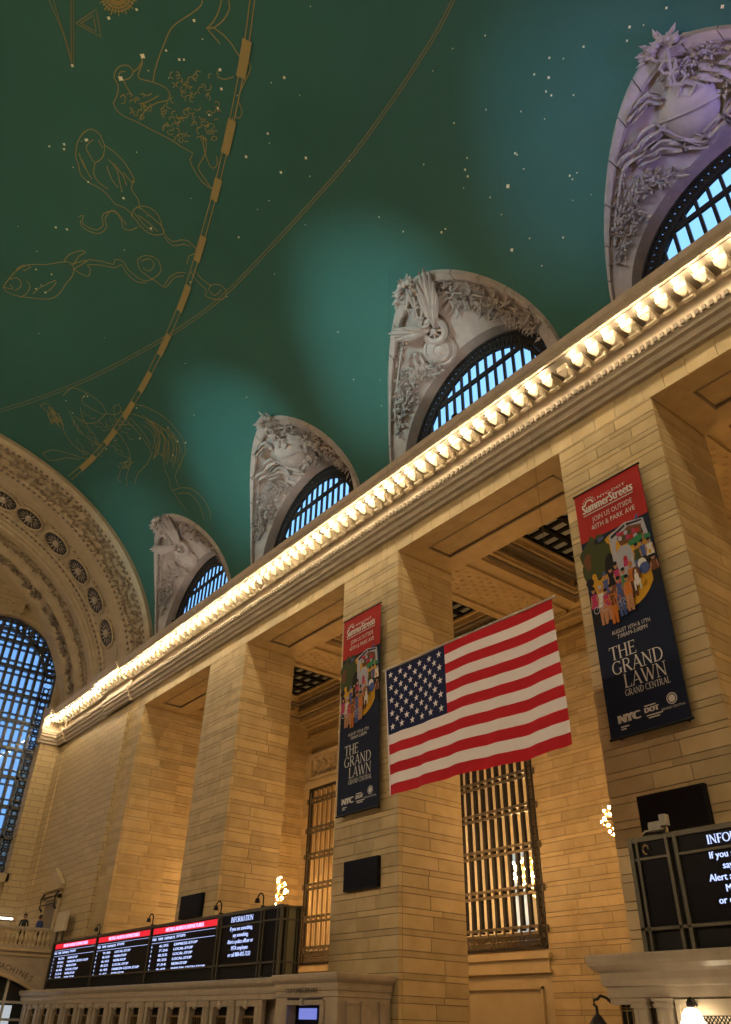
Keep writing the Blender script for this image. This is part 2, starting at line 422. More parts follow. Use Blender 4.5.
bm = bmesh.new(); bmesh.ops.create_icosphere(bm, subdivisions=2, radius=.06); ME_BULB = bpy.data.meshes.new('cornice_bulb'); bm.to_mesh(ME_BULB); bm.free(); ME_BULB.materials.append(M_bulb)
YBULB, ZBULB = .932, 1.0580
pitch = .0391*YBULB
k = 0; x = -.3312*YBULB + 14*pitch
bulbs = 0
while x > -3.37:
    dy = .20 if -2.87 < x < -2.65 else (.15 if x < -3.30 else 0)
    inst('cornice_bracket', ME_BR, (S*x, S*.945-dy, S*1.068+EYE), corn)
    if abs(x - (-.6825*YBULB)) > pitch*.45:
        o = inst('cornice_bulb', ME_BULB, (S*x, S*YBULB-dy, S*ZBULB+EYE))
        tag(o, 'small round bare bulb glowing on a cornice bracket', 'light bulb', 'bulbs along the lit cornice')
    x -= pitch

# short return of the cornice over the corner pier of the end wall
def end_pier(y0, y1):
    e = MB(); e.box(S*-3.6, S*-3.39, S*y0, S*y1, 0, S*.969+EYE)
    p_ = tag(e.build('wall_end_pier', M_course), kind='structure')
    cc = MB()
    prof = [(S*-3.40-(py-S), pz) for py, pz in cornice_profile(S)]
    prof = [(S*-3.39+ (S-py), pz) for py, pz in cornice_profile(S)]
    n = len(prof)
    cc.prism_y(prof, S*y0-.25, S*y1+.1); cc.build('pier_cornice', M_corn, p_)
    yy = y0+.008
    while yy < y1-.05:
        inst('cornice_bracket', ME_BR, (S*-3.39+S*.055, S*yy+.2, S*1.068+EYE), p_, rot=(0,0,PI/2))
        o = inst('cornice_bulb', ME_BULB, (S*-3.39+S*.068, S*yy+.2, S*ZBULB+EYE))
        tag(o, 'small round bare bulb glowing on a cornice bracket', 'light bulb', 'bulbs along the lit cornice')
        yy += pitch*1.05
for y0, y1 in ((.915, 1.0), (.245, .435), (-.435, -.245), (-1.0, -.925)): end_pier(y0, y1)

# ------------------------------------------------------------------ vault with lunettes
HW, ZLB, LH, LP = .275, 1.19, .33, 1.75
XV0, XV1 = -3.40, XR
LUN = [0.414, -0.267, -0.947, -1.628, -2.313]
def zb_of(u): return ZLB + LH*(max(0, 1-abs(u)**LP))**(1/LP)
vb = MB(); NZ = 90
def ang_of(z):   # parameter phi with z = z0 + b*sin^(2/n)
    k_ = min(max((z-VZ0)/VB, 0), 1); return math.asin(min(1, k_**(VN/2)))
def vpt(x, phi):
    c_, s_ = math.cos(phi), math.sin(phi)
    return V(x, VA*(abs(c_)**(2/VN))*(1 if c_ >= 0 else -1), VZ0+VB*abs(s_)**(2/VN))
def strip(xs, los, foot=False):
    vs = []; fs = []
    n_ = NZ+1+(1 if foot else 0)
    for x_, lo in zip(xs, los):
        hi = PI-ang_of(1.0)
        if foot: vs.append(vpt(x_, lo0))
        for j in range(NZ+1): vs.append(vpt(x_, lo+(hi-lo)*j/NZ))
    for i in range(len(xs)-1):
        for j in range(n_-1): fs.append((i*n_+j, (i+1)*n_+j, (i+1)*n_+j+1, i*n_+j+1))
    vb.add(vs, fs)
edges = [XV1]
for xc in LUN:
    edges += [xc+HW, xc-HW]
edges += [XV0]
lo0 = ang_of(1.0)
for i in range(0, len(edges), 2):
    strip([edges[i]+(edges[i+1]-edges[i])*t/6 for t in range(7)], [ang_of(ZLB)]*7, True)
for xc in LUN:
    us = [math.cos(PI*k_/40) for k_ in range(41)]
    strip([xc+HW*u for u in us], [ang_of(zb_of(u)) for u in us])
ceil = tag(vb.build('ceiling', M_green, smooth=True), kind='structure')
ceil['label'] = 'green vaulted ceiling painted with gold constellations'
def sev(xc, th, t):
    c_, s_ = math.cos(th), math.sin(th)
    cc = math.copysign(abs(c_)**(2/LP), c_); ss = abs(s_)**(2/LP)
    zb = ZLB+LH*ss
    B = Vector((xc+HW*cc, yv(zb), zb)); A = Vector((xc+.235*c_, 1.02, ZLB+.235*s_))
    return A+(B-A)*t
def sevP(xc, th, t, off=0.0):
    """metres, pushed off the surface towards the hall by off metres"""
    e = 1e-3
    th = min(max(th, .01), PI-.01)
    p_ = sev(xc, th, t); du = sev(xc, th+e, t)-sev(xc, th-e, t); dv = sev(xc, th, t+e)-sev(xc, th, t-e)
    nrm = du.cross(dv)
    nrm.normalize()
    if nrm.dot(Vector((xc, .7, 1.2))-p_) < 0: nrm = -nrm
    return V(*p_) + nrm*off
RAD = math.radians
def leaf(mb, p, d, n, l, wd, lift):
    """small pointed carved leaf at p along d, face normal n"""
    d = d.normalized(); s_ = n.cross(d).normalized()
    mb.add([p, p+d*l*.45+s_*wd+n*lift*.6, p+d*l+n*lift*1.4, p+d*l*.45-s_*wd+n*lift*.6, p+d*l*.5+n*lift],
           [(0,1,4),(1,2,4),(2,3,4),(3,0,4)])
def sev_frame(xc, th, t):
    p_ = sevP(xc, th, t); n_ = (sevP(xc, th, t, .1)-p_).normalized()
    a_ = (sevP(xc, th+.02, t)-p_).normalized(); b_ = n_.cross(a_).normalized()
    if (sevP(xc, th, t+.02)-p_).dot(b_) < 0: b_ = -b_
    return p_, n_, a_, b_          # a: along the arch (towards its left foot), b: outwards to the rim
def spray(mb, xc, path, rng, k=46, size=.42, spread=.5):
    """leafy branch along a (degrees, t) path"""
    for i in range(k):
        f = i/(k-1)*(len(path)-1); j = min(int(f), len(path)-2); f -= j
        th = RAD(path[j][0]+(path[j+1][0]-path[j][0])*f); t = path[j][1]+(path[j+1][1]-path[j][1])*f
        p_, n_, a_, b_ = sev_frame(xc, th, min(max(t,.05),.97))
        ang = rng.uniform(0, 2*PI); d_ = a_*math.cos(ang)+b_*math.sin(ang)
        q = p_ + (a_*rng.uniform(-1,1)+b_*rng.uniform(-1,1))*spread + n_*.02
        leaf(mb, q, d_, n_, size*rng.uniform(.6,1.25), size*.22, size*rng.uniform(.4,.85))
    pts = [sevP(xc, RAD(a), min(max(b,.05),.97), .08) for a, b in path]
    mb.tube(pts, .05, 5)
def feathers(mb, xc, th0, t0, dirs, rng, base_w=.1):
    """wing: feathers fanned over (angle in the a/b frame, length)"""
    p_, n_, a_, b_ = sev_frame(xc, RAD(th0), t0)
    for j, (ang, ln) in enumerate(dirs):
        d_ = (a_*math.cos(RAD(ang))+b_*math.sin(RAD(ang)))
        s_ = n_.cross(d_); q = p_ + n_*(.28+.05*(j%2)) + s_*0
        seg = []
        for f, wv, up in ((0,.5,.0),(.35,1.0,.22),(.75,.9,.34),(1.0,.15,.40)):
            c_ = q + d_*ln*f + n_*up
            seg += [c_ - s_*base_w*wv, c_ + n_*.05, c_ + s_*base_w*wv]
        mb.add(seg, [(i*3+k_, i*3+k_+1, i*3+k_+4, i*3+k_+3) for i in range(3) for k_ in range(2)])
        # thickness underneath
        mb.add([v - n_*.10 for v in seg], [(i*3+k_, i*3+k_+3, i*3+k_+4, i*3+k_+1) for i in range(3) for k_ in range(2)])
def ribbon(mb, xc, path, wd, amp, lift=.12, n=26):
    rows = []
    for i in range(n+1):
        f = i/n*(len(path)-1); j = min(int(f), len(path)-2); f -= j
        f2 = f*f*(3-2*f)
        th = RAD(path[j][0]+(path[j+1][0]-path[j][0])*f); t = path[j][1]+(path[j+1][1]-path[j][1])*f2
        p_, n_, a_, b_ = sev_frame(xc, th, min(max(t,.04),.96))
        nx = path[min(j+1,len(path)-1)]
        q = sevP(xc, RAD(nx[0]+(.5 if j==len(path)-2 and f>.9 else 0)), nx[1])
        d_ = (q-p_)
        if d_.length < .05: d_ = a_
        s_ = n_.cross(d_.normalized())
        row = []
        for k_ in range(7):
            u = k_/6-.5
            row.append(p_ + s_*u*wd*(1-.35*abs(i/n-.5)) + n_*(lift + amp*math.sin(k_*2.1+i*.35)))
        rows.append(row)
    vs = [v for r_ in rows for v in r_]
    mb.add(vs, [(i*7+k_, i*7+k_+1, (i+1)*7+k_+1, (i+1)*7+k_) for i in range(n) for k_ in range(6)])
LUN_NAMES = ['a globe and ribbons beside the camera', 'a globe and ribbons, lit violet at the right edge', 'a winged wheel, third from the end arch', 'a globe and ribbons, second from the end arch', 'a winged wheel, nearest the end arch']
TY = ['W', 'G', 'W', 'G', 'W']
def lunette(i, xc, typ):
    rng = random.Random(300+i)
    NT = 48; ths = [PI*k_/NT for k_ in range(NT+1)]
    mb = MB()
    ts = [0, .2, .4, .6, .8, .86, .93, 1.01]
    vs = [sevP(xc, th, t) for th in ths for t in ts]; m = len(ts)
    mb.add(vs, [(a*m+b, a*m+b+1, (a+1)*m+b+1, (a+1)*m+b) for a in range(NT) for b in range(m-1)])
    # arch reveal back to the window
    vs = []
    for th in ths:
        c_, s_ = math.cos(th), math.sin(th)
        for yy in (1.02, 1.035, 1.06): vs.append(V(xc+.235*c_, yy, ZLB+.235*s_))
    mb.add(vs, [(a*3+b, (a+1)*3+b, (a+1)*3+b+1, a*3+b+1) for a in range(NT) for b in range(2)])
    # legs below the springing
    for sg in (-1, 1):
        x0, x1 = sorted((xc+sg*.235, xc+sg*.275)); mb.ub(x0, x1, 1.0, 1.06, 1.04, ZLB)
    root = tag(mb.build('wall_lunette', M_lun, smooth=False), 'pale plaster lunette above the cornice carved with '+LUN_NAMES[i], kind='structure')
    # plain rim of separate voussoirs
    nb = 14
    for b in range(nb):
        r_ = MB(); a0, a1 = PI*b/nb+.004, PI*(b+1)/nb-.004; sec = []
        for k_ in range(5):
            th = a0+(a1-a0)*k_/4
            sec.append([sevP(xc, th, .86), sevP(xc, th, .86, .14), sevP(xc, th, .90, .20), sevP(xc, th, 1.005, .20), sevP(xc, th, 1.03, -.05)])
        vs = [v for s_ in sec for v in s_]
        r_.add(vs, [(q*5+k_, q*5+k_+1, (q+1)*5+k_+1, (q+1)*5+k_) for q in range(4) for k_ in range(4)])
        r_.add([*sec[0]], [(0,1,2,3,4)]); r_.add([*sec[4]], [(4,3,2,1,0)])
        r_.build('rim_stone', M_lun, root)
    # staff with leafy crest breaking over the rim
    st = MB(); a0 = 97 if typ == 'W' else 85
    pts = [sevP(xc, RAD(a0+8), .52, .35), sevP(xc, RAD(a0+2), .75, .40), sevP(xc, RAD(a0-3), .98, .45)]
    st.tube(pts, .07, 6)
    for k_ in range(8):
        f = .5+.06*k_; st.tube([sevP(xc, RAD(a0+5*math.sin(k_*1.4)+2), f, .42), sevP(xc, RAD(a0+5*math.sin((k_+1)*1.4)+1), f+.06, .42)], .06, 5)
        st.tube([sevP(xc, RAD(a0-5*math.sin(k_*1.4)+2), f, .42), sevP(xc, RAD(a0-5*math.sin((k_+1)*1.4)+1), f+.06, .42)], .06, 5)
    st.build('carved_staff', M_lun, root)
    cr = MB(); p_, n_, a_, b_ = sev_frame(xc, RAD(a0-4), .97)
    for k_ in range(46):
        an = RAD(rng.uniform(-10, 190)); d_ = a_*math.cos(an)*1.25+b_*math.sin(an)*.8
        q = p_ + n_*rng.uniform(.12,.32) + d_*rng.uniform(.05,.5) + a_*.25
        leaf(cr, q, d_+n_*rng.uniform(-.2,.5), n_, rng.uniform(.22,.42), .08, .08)
    for k_ in range(5):
        q = p_ + n_*.3 + a_*(.2+(k_-2)*.2) + b_*(.35-.08*abs(k_-2)); bmv = [(0.0,-.16),(.13,-.08),(.16,.02),(.09,.14),(0,.2)]
        cr.lathe(bmv, q, 7)
    cr.build('crest_foliage', M_lun, root)
    # foliage
    fo = MB()
    spray(fo, xc, [(112,.08),(126,.32),(140,.52),(150,.62)], rng, 130, .32, .30)
    spray(fo, xc, [(135,.15),(148,.4),(160,.55)], rng, 60, .25, .22)
    spray(fo, xc, [(84,.78),(66,.62),(50,.55),(36,.4),(24,.3)], rng, 150, .34, .5)
    spray(fo, xc, [(60,.3),(48,.2),(30,.15)], rng, 80, .3, .4)
    spray(fo, xc, [(76,.5),(62,.42),(44,.3)], rng, 90, .3, .45)
    spray(fo, xc, [(120,.3),(132,.45),(142,.66)], rng, 80, .28, .3)
    spray(fo, xc, [(118,.76),(130,.74),(144,.74),(154,.7)], rng, 50, .22, .12)
    spray(fo, xc, [(92,.72),(80,.8),(68,.82)], rng, 46, .26, .26)
    fo.build('carved_foliage', M_lun, root)
    if typ == 'W':
        wg = MB(); feathers(wg, xc, 97, .42, [(a, l) for a, l in zip((118,123,128,133,138,143,148), (1.8,2.2,2.6,2.75,2.6,2.2,1.7))], rng, .12)
        wg.build('raised_wing', M_lun, root)
        wg = MB(); feathers(wg, xc, 101, .45, [(a, l) for a, l in zip((34,40,46,52,58,64), (1.2,1.55,1.75,1.8,1.6,1.2))], rng, .12)
        wg.build('spread_wing', M_lun, root)
        wh = MB(); p_, n_, a_, b_ = sev_frame(xc, RAD(99), .40)
        M3 = Matrix((a_, b_, n_)).transposed()
        wh.lathe([(.36,.1),(.36,.34),(.50,.40),(.64,.34),(.66,.1)], p_, 20, M=M3)
        wh.lathe([(0.001,.42),(.13,.40),(.17,.1)], p_, 10, M=M3)
        for k_ in range(8):
            an = PI*k_/4; d_ = a_*math.cos(an)+b_*math.sin(an); wh.tube([p_+n_*.28+d_*.12, p_+n_*.28+d_*.42], .05, 5)
        wh.build('carved_wheel', M_lun, root)
        p_, n_, a_, b_ = sev_frame(xc, RAD(105), .18)
        sh = MB(); M3 = Matrix((a_, b_, n_)).transposed()
        sh.lathe([(.75,.0),(.78,.14),(.66,.2),(.62,.15),(.45,.26),(.3,.30),(.27,.26),(0.001,.36)], p_, 18, M=M3)
        sh.build('carved_shield', M_lun, root)
        ri = MB(); ribbon(ri, xc, [(118,.5),(124,.25),(112,.06)], .7, .12, .15); ri.build('carved_drapery', M_lun, root)
    else:
        p_, n_, a_, b_ = sev_frame(xc, RAD(91), .40)
        gl = MB(); M3 = Matrix((a_, b_, n_)).transposed()
        rad = 1.05
        gl.lathe([(rad*math.cos(RAD(q)), -.1+.62*math.sin(RAD(q))) for q in (0,12,25,38,50,62,74,84,89.9)], p_, 26, M=M3)
        gl.build('carved_globe', M_lun, root, smooth=True)
        bd = MB(); bd.tube([p_ + (a_*math.cos(RAD(20))+b_*math.sin(RAD(20)))*rad*math.cos(RAD(q)) + n_*(-.08+.64*abs(math.sin(RAD(q)))) for q in range(0,181,15)], .045, 5)
        bd.build('globe_band', M_lun, root)
        rb = MB()
        ribbon(rb, xc, [(128,.82),(116,.62),(104,.5),(98,.28),(92,.10),(80,.14),(72,.22)], .62, .11, .22, 40)
        ribbon(rb, xc, [(122,.56),(112,.4),(102,.2),(92,.06)], .5, .12, .2)
        ribbon(rb, xc, [(78,.66),(70,.56),(66,.36),(70,.2),(76,.06)], .7, .13, .25, 36)
        ribbon(rb, xc, [(114,.86),(104,.8),(97,.66)], .42, .1, .25)
        ribbon(rb, xc, [(70,.6),(60,.4),(58,.22)], .5, .11, .2)
        rb.build('carved_ribbon', M_lun, root)
    return root
LROOT = [lunette(i, xc, TY[i]) for i, xc in enumerate(LUN)]

# lunette windows: border of open scroll ornament, mullions, transom, separate panes
YW = 1.055
def arch_z(u, r): return ZLB + math.sqrt(max(0, r*r-u*u))
def lunette_window(i, xc):
    root = empty('window_%d' % (i+1), V(xc, YW, 1.06)); root['kind'] = 'structure'
    root['label'] = 'arched lunette window with blue panes'
    base = V(xc, YW, 1.06)
    def loc(o): o.location = -base; return o
    RO, RI = .235, .196
    # frame ring pieces
    fr = MB(); NT = 40
    for r0, r1 in ((RO-.006, RO+.004), (RI-.003, RI+.003)):
        vs = []
        for k_ in range(NT+1):
            th = PI*k_/NT
            for r_, yy in ((r0,YW-.006),(r1,YW-.006),(r1,YW+.004),(r0,YW+.004)): vs.append(V(xc+r_*math.cos(th), yy, ZLB+r_*math.sin(th)))
        fr.add(vs, [(a*4+b, a*4+(b+1)%4, (a+1)*4+(b+1)%4, (a+1)*4+b) for a in range(NT) for b in range(4)])
    for sg in (-1, 1):
        for r0, r1 in ((RO-.006, RO+.004), (RI-.003, RI+.003)):
            x0, x1 = sorted((xc+sg*r0, xc+sg*r1)); fr.ub(x0, x1, YW-.006, YW+.004, 1.06, ZLB)
    loc(fr.build('frame', M_bronze, root))
    # pierced border: backing bars and rings
    bo = MB(); nb = 46
    for k_ in range(nb):
        th = PI*(k_+.5)/nb; rm = (RO+RI)/2
        for rr, off in ((.0145, 0),):
            cx, cz = xc+rm*math.cos(th), ZLB+rm*math.sin(th); pts = []
            for q in range(9): pts.append(V(cx+rr*math.cos(2*PI*q/8), YW, cz+rr*math.sin(2*PI*q/8)))
            bo.tube(pts, .055, 4, cap=False)
        for dr in (-.017, .017):
            cx, cz = xc+(rm+dr)*math.cos(th+.03), ZLB+(rm+dr)*math.sin(th+.03)
            bo.tube([V(cx, YW-.002, cz-.006), V(cx, YW-.002, cz+.006)], .09, 5)
        for sg in (-.8,.8):
            a_ = V(xc+(RO-.004)*math.cos(th), YW, ZLB+(RO-.004)*math.sin(th)); b_ = V(xc+(RI+.004)*math.cos(th+sg*PI/nb), YW, ZLB+(RI+.004)*math.sin(th+sg*PI/nb))
            bo.tube([a_, b_], .05, 4)
    loc(bo.build('pierced_border', M_bronze, root))
    bg_ = MB(); vs = []
    for k_ in range(NT+1):
        th = PI*k_/NT
        for r_ in (RI, RO): vs.append(V(xc+r_*math.cos(th), YW+.003, ZLB+r_*math.sin(th)))
    bg_.add(vs, [(a*2, a*2+1, a*2+3, a*2+2) for a in range(NT)])
    for sg in (-1,1):
        x0, x1 = sorted((xc+sg*RI, xc+sg*RO)); bg_.add([V(x0,YW+.003,1.06),V(x1,YW+.003,1.06),V(x1,YW+.003,ZLB),V(x0,YW+.003,ZLB)],[(0,1,2,3)])
    loc(bg_.build('border_glass', M_paneg, root))
    # mullions and panes
    pt = .028; n = 7; zt = 1.327
    for k_ in range(-n+1, n):
        u = k_*pt; zt_ = arch_z(u, RI)
        m = MB(); m.ub(xc+u-.0034, xc+u+.0034, YW-.003, YW+.002, 1.06, zt_); loc(m.build('mullion', M_bronze, root))
    m = MB(); uu = math.sqrt(RI*RI-(zt-ZLB)**2); m.ub(xc-uu, xc+uu, YW-.004, YW+.002, zt-.006, zt+.006); loc(m.build('transom', M_bronze, root))
    m = MB(); m.ub(xc-RI, xc+RI, YW-.004, YW+.002, 1.19-.005, 1.19+.005); loc(m.build('transom', M_bronze, root))
    for k_ in range(-n, n):
        a, b = k_*pt+.004, (k_+1)*pt-.004
        a, b = max(a, -RI+.001), min(b, RI-.001)
        for z0, z1 in ((1.06, 1.186), (1.194, zt-.006), (zt+.006, 2)):
            top = [(a+(b-a)*q/4, min(z1, arch_z(a+(b-a)*q/4, RI)-.001)) for q in range(5)]
            if max(z for _, z in top) < z0+.004: continue
            pl = [(a, z0), (b, z0)] + [(u, max(z, z0)) for u, z in top[::-1]]
            p_ = MB(); p_.add([V(xc+u, YW, z) for u, z in pl], [tuple(range(len(pl)))])
            loc(p_.build('pane', M_pane, root))
    return root
for i, xc in enumerate(LUN): lunette_window(i, xc)
# wall below and between the lunette windows, behind the vault
wb = MB()
wb.ub(XV0-.05, XV1, 1.03, 1.075, 1.0, 1.06)
tag(wb.build('wall_clerestory', M_course), kind='structure')

# ------------------------------------------------------------------ great arch at the end of the vault
XA0 = -2.63
def vsec(x, phi, off=0.0):
    c_, s_ = math.cos(phi), math.sin(phi)
    return V(x, (VA-off)*(abs(c_)**(2/VN))*(1 if c_ >= 0 else -1), VZ0+(VB-off)*abs(s_)**(2/VN))
ab = MB(); NP = 96
prof = [(XA0+.012, -.004), (XA0+.012, .014), (XA0, .022), (-2.645, .022), (-2.65, .016), (-2.668, .016), (-2.672, .010), (-2.79, .010), (-2.795, .016), (-2.812, .016), (-2.816, .006),
        (-3.07, .006), (-3.075, .012), (-3.09, .012), (-3.095, .020), (-3.11, .020), (-3.115, .028), (-3.13, .028), (-3.135, .036), (-3.17, .036), (-3.175, .030), (-3.24, .030),
        (-3.245, .04), (-3.26, .05), (-3.27, .055), (-3.33, .055), (-3.335, .065), (-3.35, .07), (-3.42, .07)]
vs = []; n = len(prof)
p0, p1 = ang_of(1.02), PI-ang_of(1.02)
for k in range(NP+1):
    ph = p0+(p1-p0)*k/NP
    for x_, o_ in prof: vs.append(vsec(x_, ph, o_))
ab.add(vs, [(a*n+b, a*n+b+1, (a+1)*n+b+1, (a+1)*n+b) for a in range(NP) for b in range(n-1)])
M_arch = mat('arch_plaster', (0.47, 0.375, 0.25), 0.6, noise=(0.40, 0.315, 0.20), nscale=1.5)
arch = tag(ab.build('trim_2', M_arch), 'great ornamental arch closing the far end of the vault', kind='structure')
def arc_pts(step, off):
    """phis at equal arc length (metres)"""
    out = []; ph = ang_of(1.10); last = vsec(-3, ph, off); acc = 0; first = True
    while ph < PI/2+.75:
        ph += .002; q = vsec(-3, ph, off); acc += (q-last).length; last = q
        if acc >= step: acc = 0; out.append(ph)
    return out
def vframe(x, ph, off):
    p_ = vsec(x, ph, off); t_ = (vsec(x, ph+.01, off)-p_).normalized(); ex = Vector((1,0,0)); n_ = t_.cross(ex).normalized()
    if n_.dot(Vector((x*S,0,1.0*S))-p_) < 0: n_ = -n_
    return p_, n_, t_, ex
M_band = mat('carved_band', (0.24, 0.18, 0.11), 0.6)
# carved bands: running leaves and beads
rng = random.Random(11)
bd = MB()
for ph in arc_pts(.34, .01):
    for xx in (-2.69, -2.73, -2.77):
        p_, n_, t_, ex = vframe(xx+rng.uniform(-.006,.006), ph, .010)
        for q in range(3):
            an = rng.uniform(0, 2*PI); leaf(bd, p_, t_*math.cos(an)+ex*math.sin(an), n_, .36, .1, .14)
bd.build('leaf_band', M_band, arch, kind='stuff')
bd = MB()
for ph in arc_pts(.42, .016):
    for xx in (-2.659, -2.804, -3.083):
        p_, n_, t_, ex = vframe(xx, ph, .016 if xx > -3 else .012)
        bd.lathe([(.13,0),(.11,.06),(.06,.1),(.001,.11)], p_, 6, M=Matrix((t_, ex, n_)).transposed())
bd.build('bead_rows', M_dark, arch, kind='stuff')
bd = MB()
for ph in arc_pts(.36, .03):
    for xx in (-3.19, -3.22):
        p_, n_, t_, ex = vframe(xx+rng.uniform(-.006,.006), ph, .030)
        for q in range(3):
            an = rng.uniform(0, 2*PI); leaf(bd, p_, t_*math.cos(an)+ex*math.sin(an), n_, .34, .1, .12)
bd.build('inner_leaf_band', M_band, arch, kind='stuff')
bd = MB()
for ph in arc_pts(2.6, .055):
    p_, n_, t_, ex = vframe(-3.30, ph, .055)
    for q in range(26):
        an = rng.uniform(0, 2*PI); leaf(bd, p_+(t_*rng.uniform(-1,1)+ex*rng.uniform(-.4,.4)), t_*math.cos(an)+ex*math.sin(an), n_, .5, .15, .2)
bd.build('cluster_band', M_dark, arch, kind='stuff')
# rosettes
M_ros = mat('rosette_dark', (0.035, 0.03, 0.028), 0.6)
M_rosl = mat('rosette_pale', (0.42, 0.36, 0.28), 0.5)
ros_ph = []
for px, py in [(15,245),(107,313),(203,400),(284,497),(346,597),(385,715)]:
    q = on_vault(px/3.529, 430+py/3.531); ros_ph.append(ang_of(q.z))
step_ph = ros_ph[0]-ros_ph[1]
ros_ph += [ros_ph[0]+(k_+1)*step_ph for k_ in range(3)]
for ph in ros_ph:
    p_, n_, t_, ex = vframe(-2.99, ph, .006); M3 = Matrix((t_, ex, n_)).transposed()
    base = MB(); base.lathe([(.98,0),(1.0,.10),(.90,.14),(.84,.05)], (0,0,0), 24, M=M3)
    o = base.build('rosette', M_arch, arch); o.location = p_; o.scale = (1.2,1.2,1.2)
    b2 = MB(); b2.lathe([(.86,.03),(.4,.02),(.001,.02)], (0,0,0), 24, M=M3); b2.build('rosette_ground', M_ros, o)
    b3 = MB()
    for k_ in range(14):
        an = 2*PI*k_/14; d_ = t_*math.cos(an)+ex*math.sin(an); leaf(b3, d_*.25+n_*.03, d_, n_, .52, .05, .06)
    b3.lathe([(.26,.02),(.24,.14),(.12,.2),(.001,.22)], (0,0,0), 12, M=M3)
    b3.build('rosette_flower', M_rosl, o)
# scrollwork between the rosettes
bd = MB()
for a, b in zip(ros_ph, ros_ph[1:]):
    if abs(a-b) > .4: continue
for ph in arc_pts(.5, .006):
    for dx in (-.062, .062):
        p_, n_, t_, ex = vframe(-2.99+dx, ph, .006)
        for q in range(2):
            an = rng.uniform(0, 2*PI); leaf(bd, p_, t_*math.cos(an)+ex*math.sin(an), n_, .3, .07, .07)
bd.build('scroll_border', M_band, arch, kind='stuff')

# ------------------------------------------------------------------ end wall with tall arched windows
WIN_Y = [.68, 0.0, -.68]; WR = .245; WZC = 1.24; WZ0 = .47
ew = MB()
def endwall_quadstrip(y0, y1, zlo_f, n_=24):
    vs = []
    for k_ in range(n_+1):
        y_ = y0+(y1-y0)*k_/n_; zt = VZ0+VB*max(0, 1-(min(abs(y_),VA-.001)/VA)**VN)**(1/VN)
        vs += [V(XEND, y_, zlo_f(y_)), V(XEND, y_, max(zt+.02, zlo_f(y_)+.01))]
    ew.add(vs, [(2*k_, 2*k_+2, 2*k_+3, 2*k_+1) for k_ in range(n_)])
floor_f = lambda y_: -.09
cur = -1.04
for yc in sorted(WIN_Y):
    endwall_quadstrip(cur, yc-WR, floor_f, 6)
    endwall_quadstrip(yc-WR, yc+WR, lambda y_, yc=yc: WZC+math.sqrt(max(0, WR*WR-(y_-yc)**2)), 32)
    ew.ub(XEND-.002, XEND, yc-WR, yc+WR, -.09, WZ0)
    cur = yc+WR
endwall_quadstrip(cur, 1.04, floor_f, 6)
endw = tag(ew.build('wall_end', M_course), kind='structure')
ewt = MB()
for yc in WIN_Y:      # moulded architrave round each window head and its deep reveal
    vs = []; NT = 36
    path = [(-.09, -1)] 
    for k_ in range(NT+1):
        th = PI*k_/NT; c_, s_ = math.cos(th), math.sin(th)
        for r_, x_ in ((WR+.045,XEND),(WR+.045,XEND+.012),(WR+.012,XEND+.016),(WR,XEND+.006),(WR,XEND-.045)):
            vs.append(V(x_, yc+r_*c_, WZC+r_*s_))
    ewt.add(vs, [(a*5+b, a*5+b+1, (a+1)*5+b+1, (a+1)*5+b) for a in range(NT) for b in range(4)])
    for sg in (-1, 1):
        y0, y1 = sorted((yc+sg*WR, yc+sg*(WR+.02))); ewt.ub(XEND-.045, XEND+.01, y0, y1, WZ0, WZC)
    ewt.ub(XEND-.045, XEND+.03, yc-WR, yc+WR, WZ0-.03, WZ0)
    # keystone console
    ewt.ub(XEND, XEND+.03, yc-.022, yc+.022, WZC+WR+.012, WZC+WR+.065); ewt.ub(XEND, XEND+.038, yc-.03, yc+.03, WZC+WR+.055, WZC+WR+.068)
    ewt.ub(XEND, XEND+.02, yc-.016, yc+.016, WZC+WR-.008, WZC+WR+.02)
ewt.build('window_surround', M_smooth, endw)
M_iron = mat('window_iron', (0.075, 0.072, 0.07), 0.45, metal=0.3)
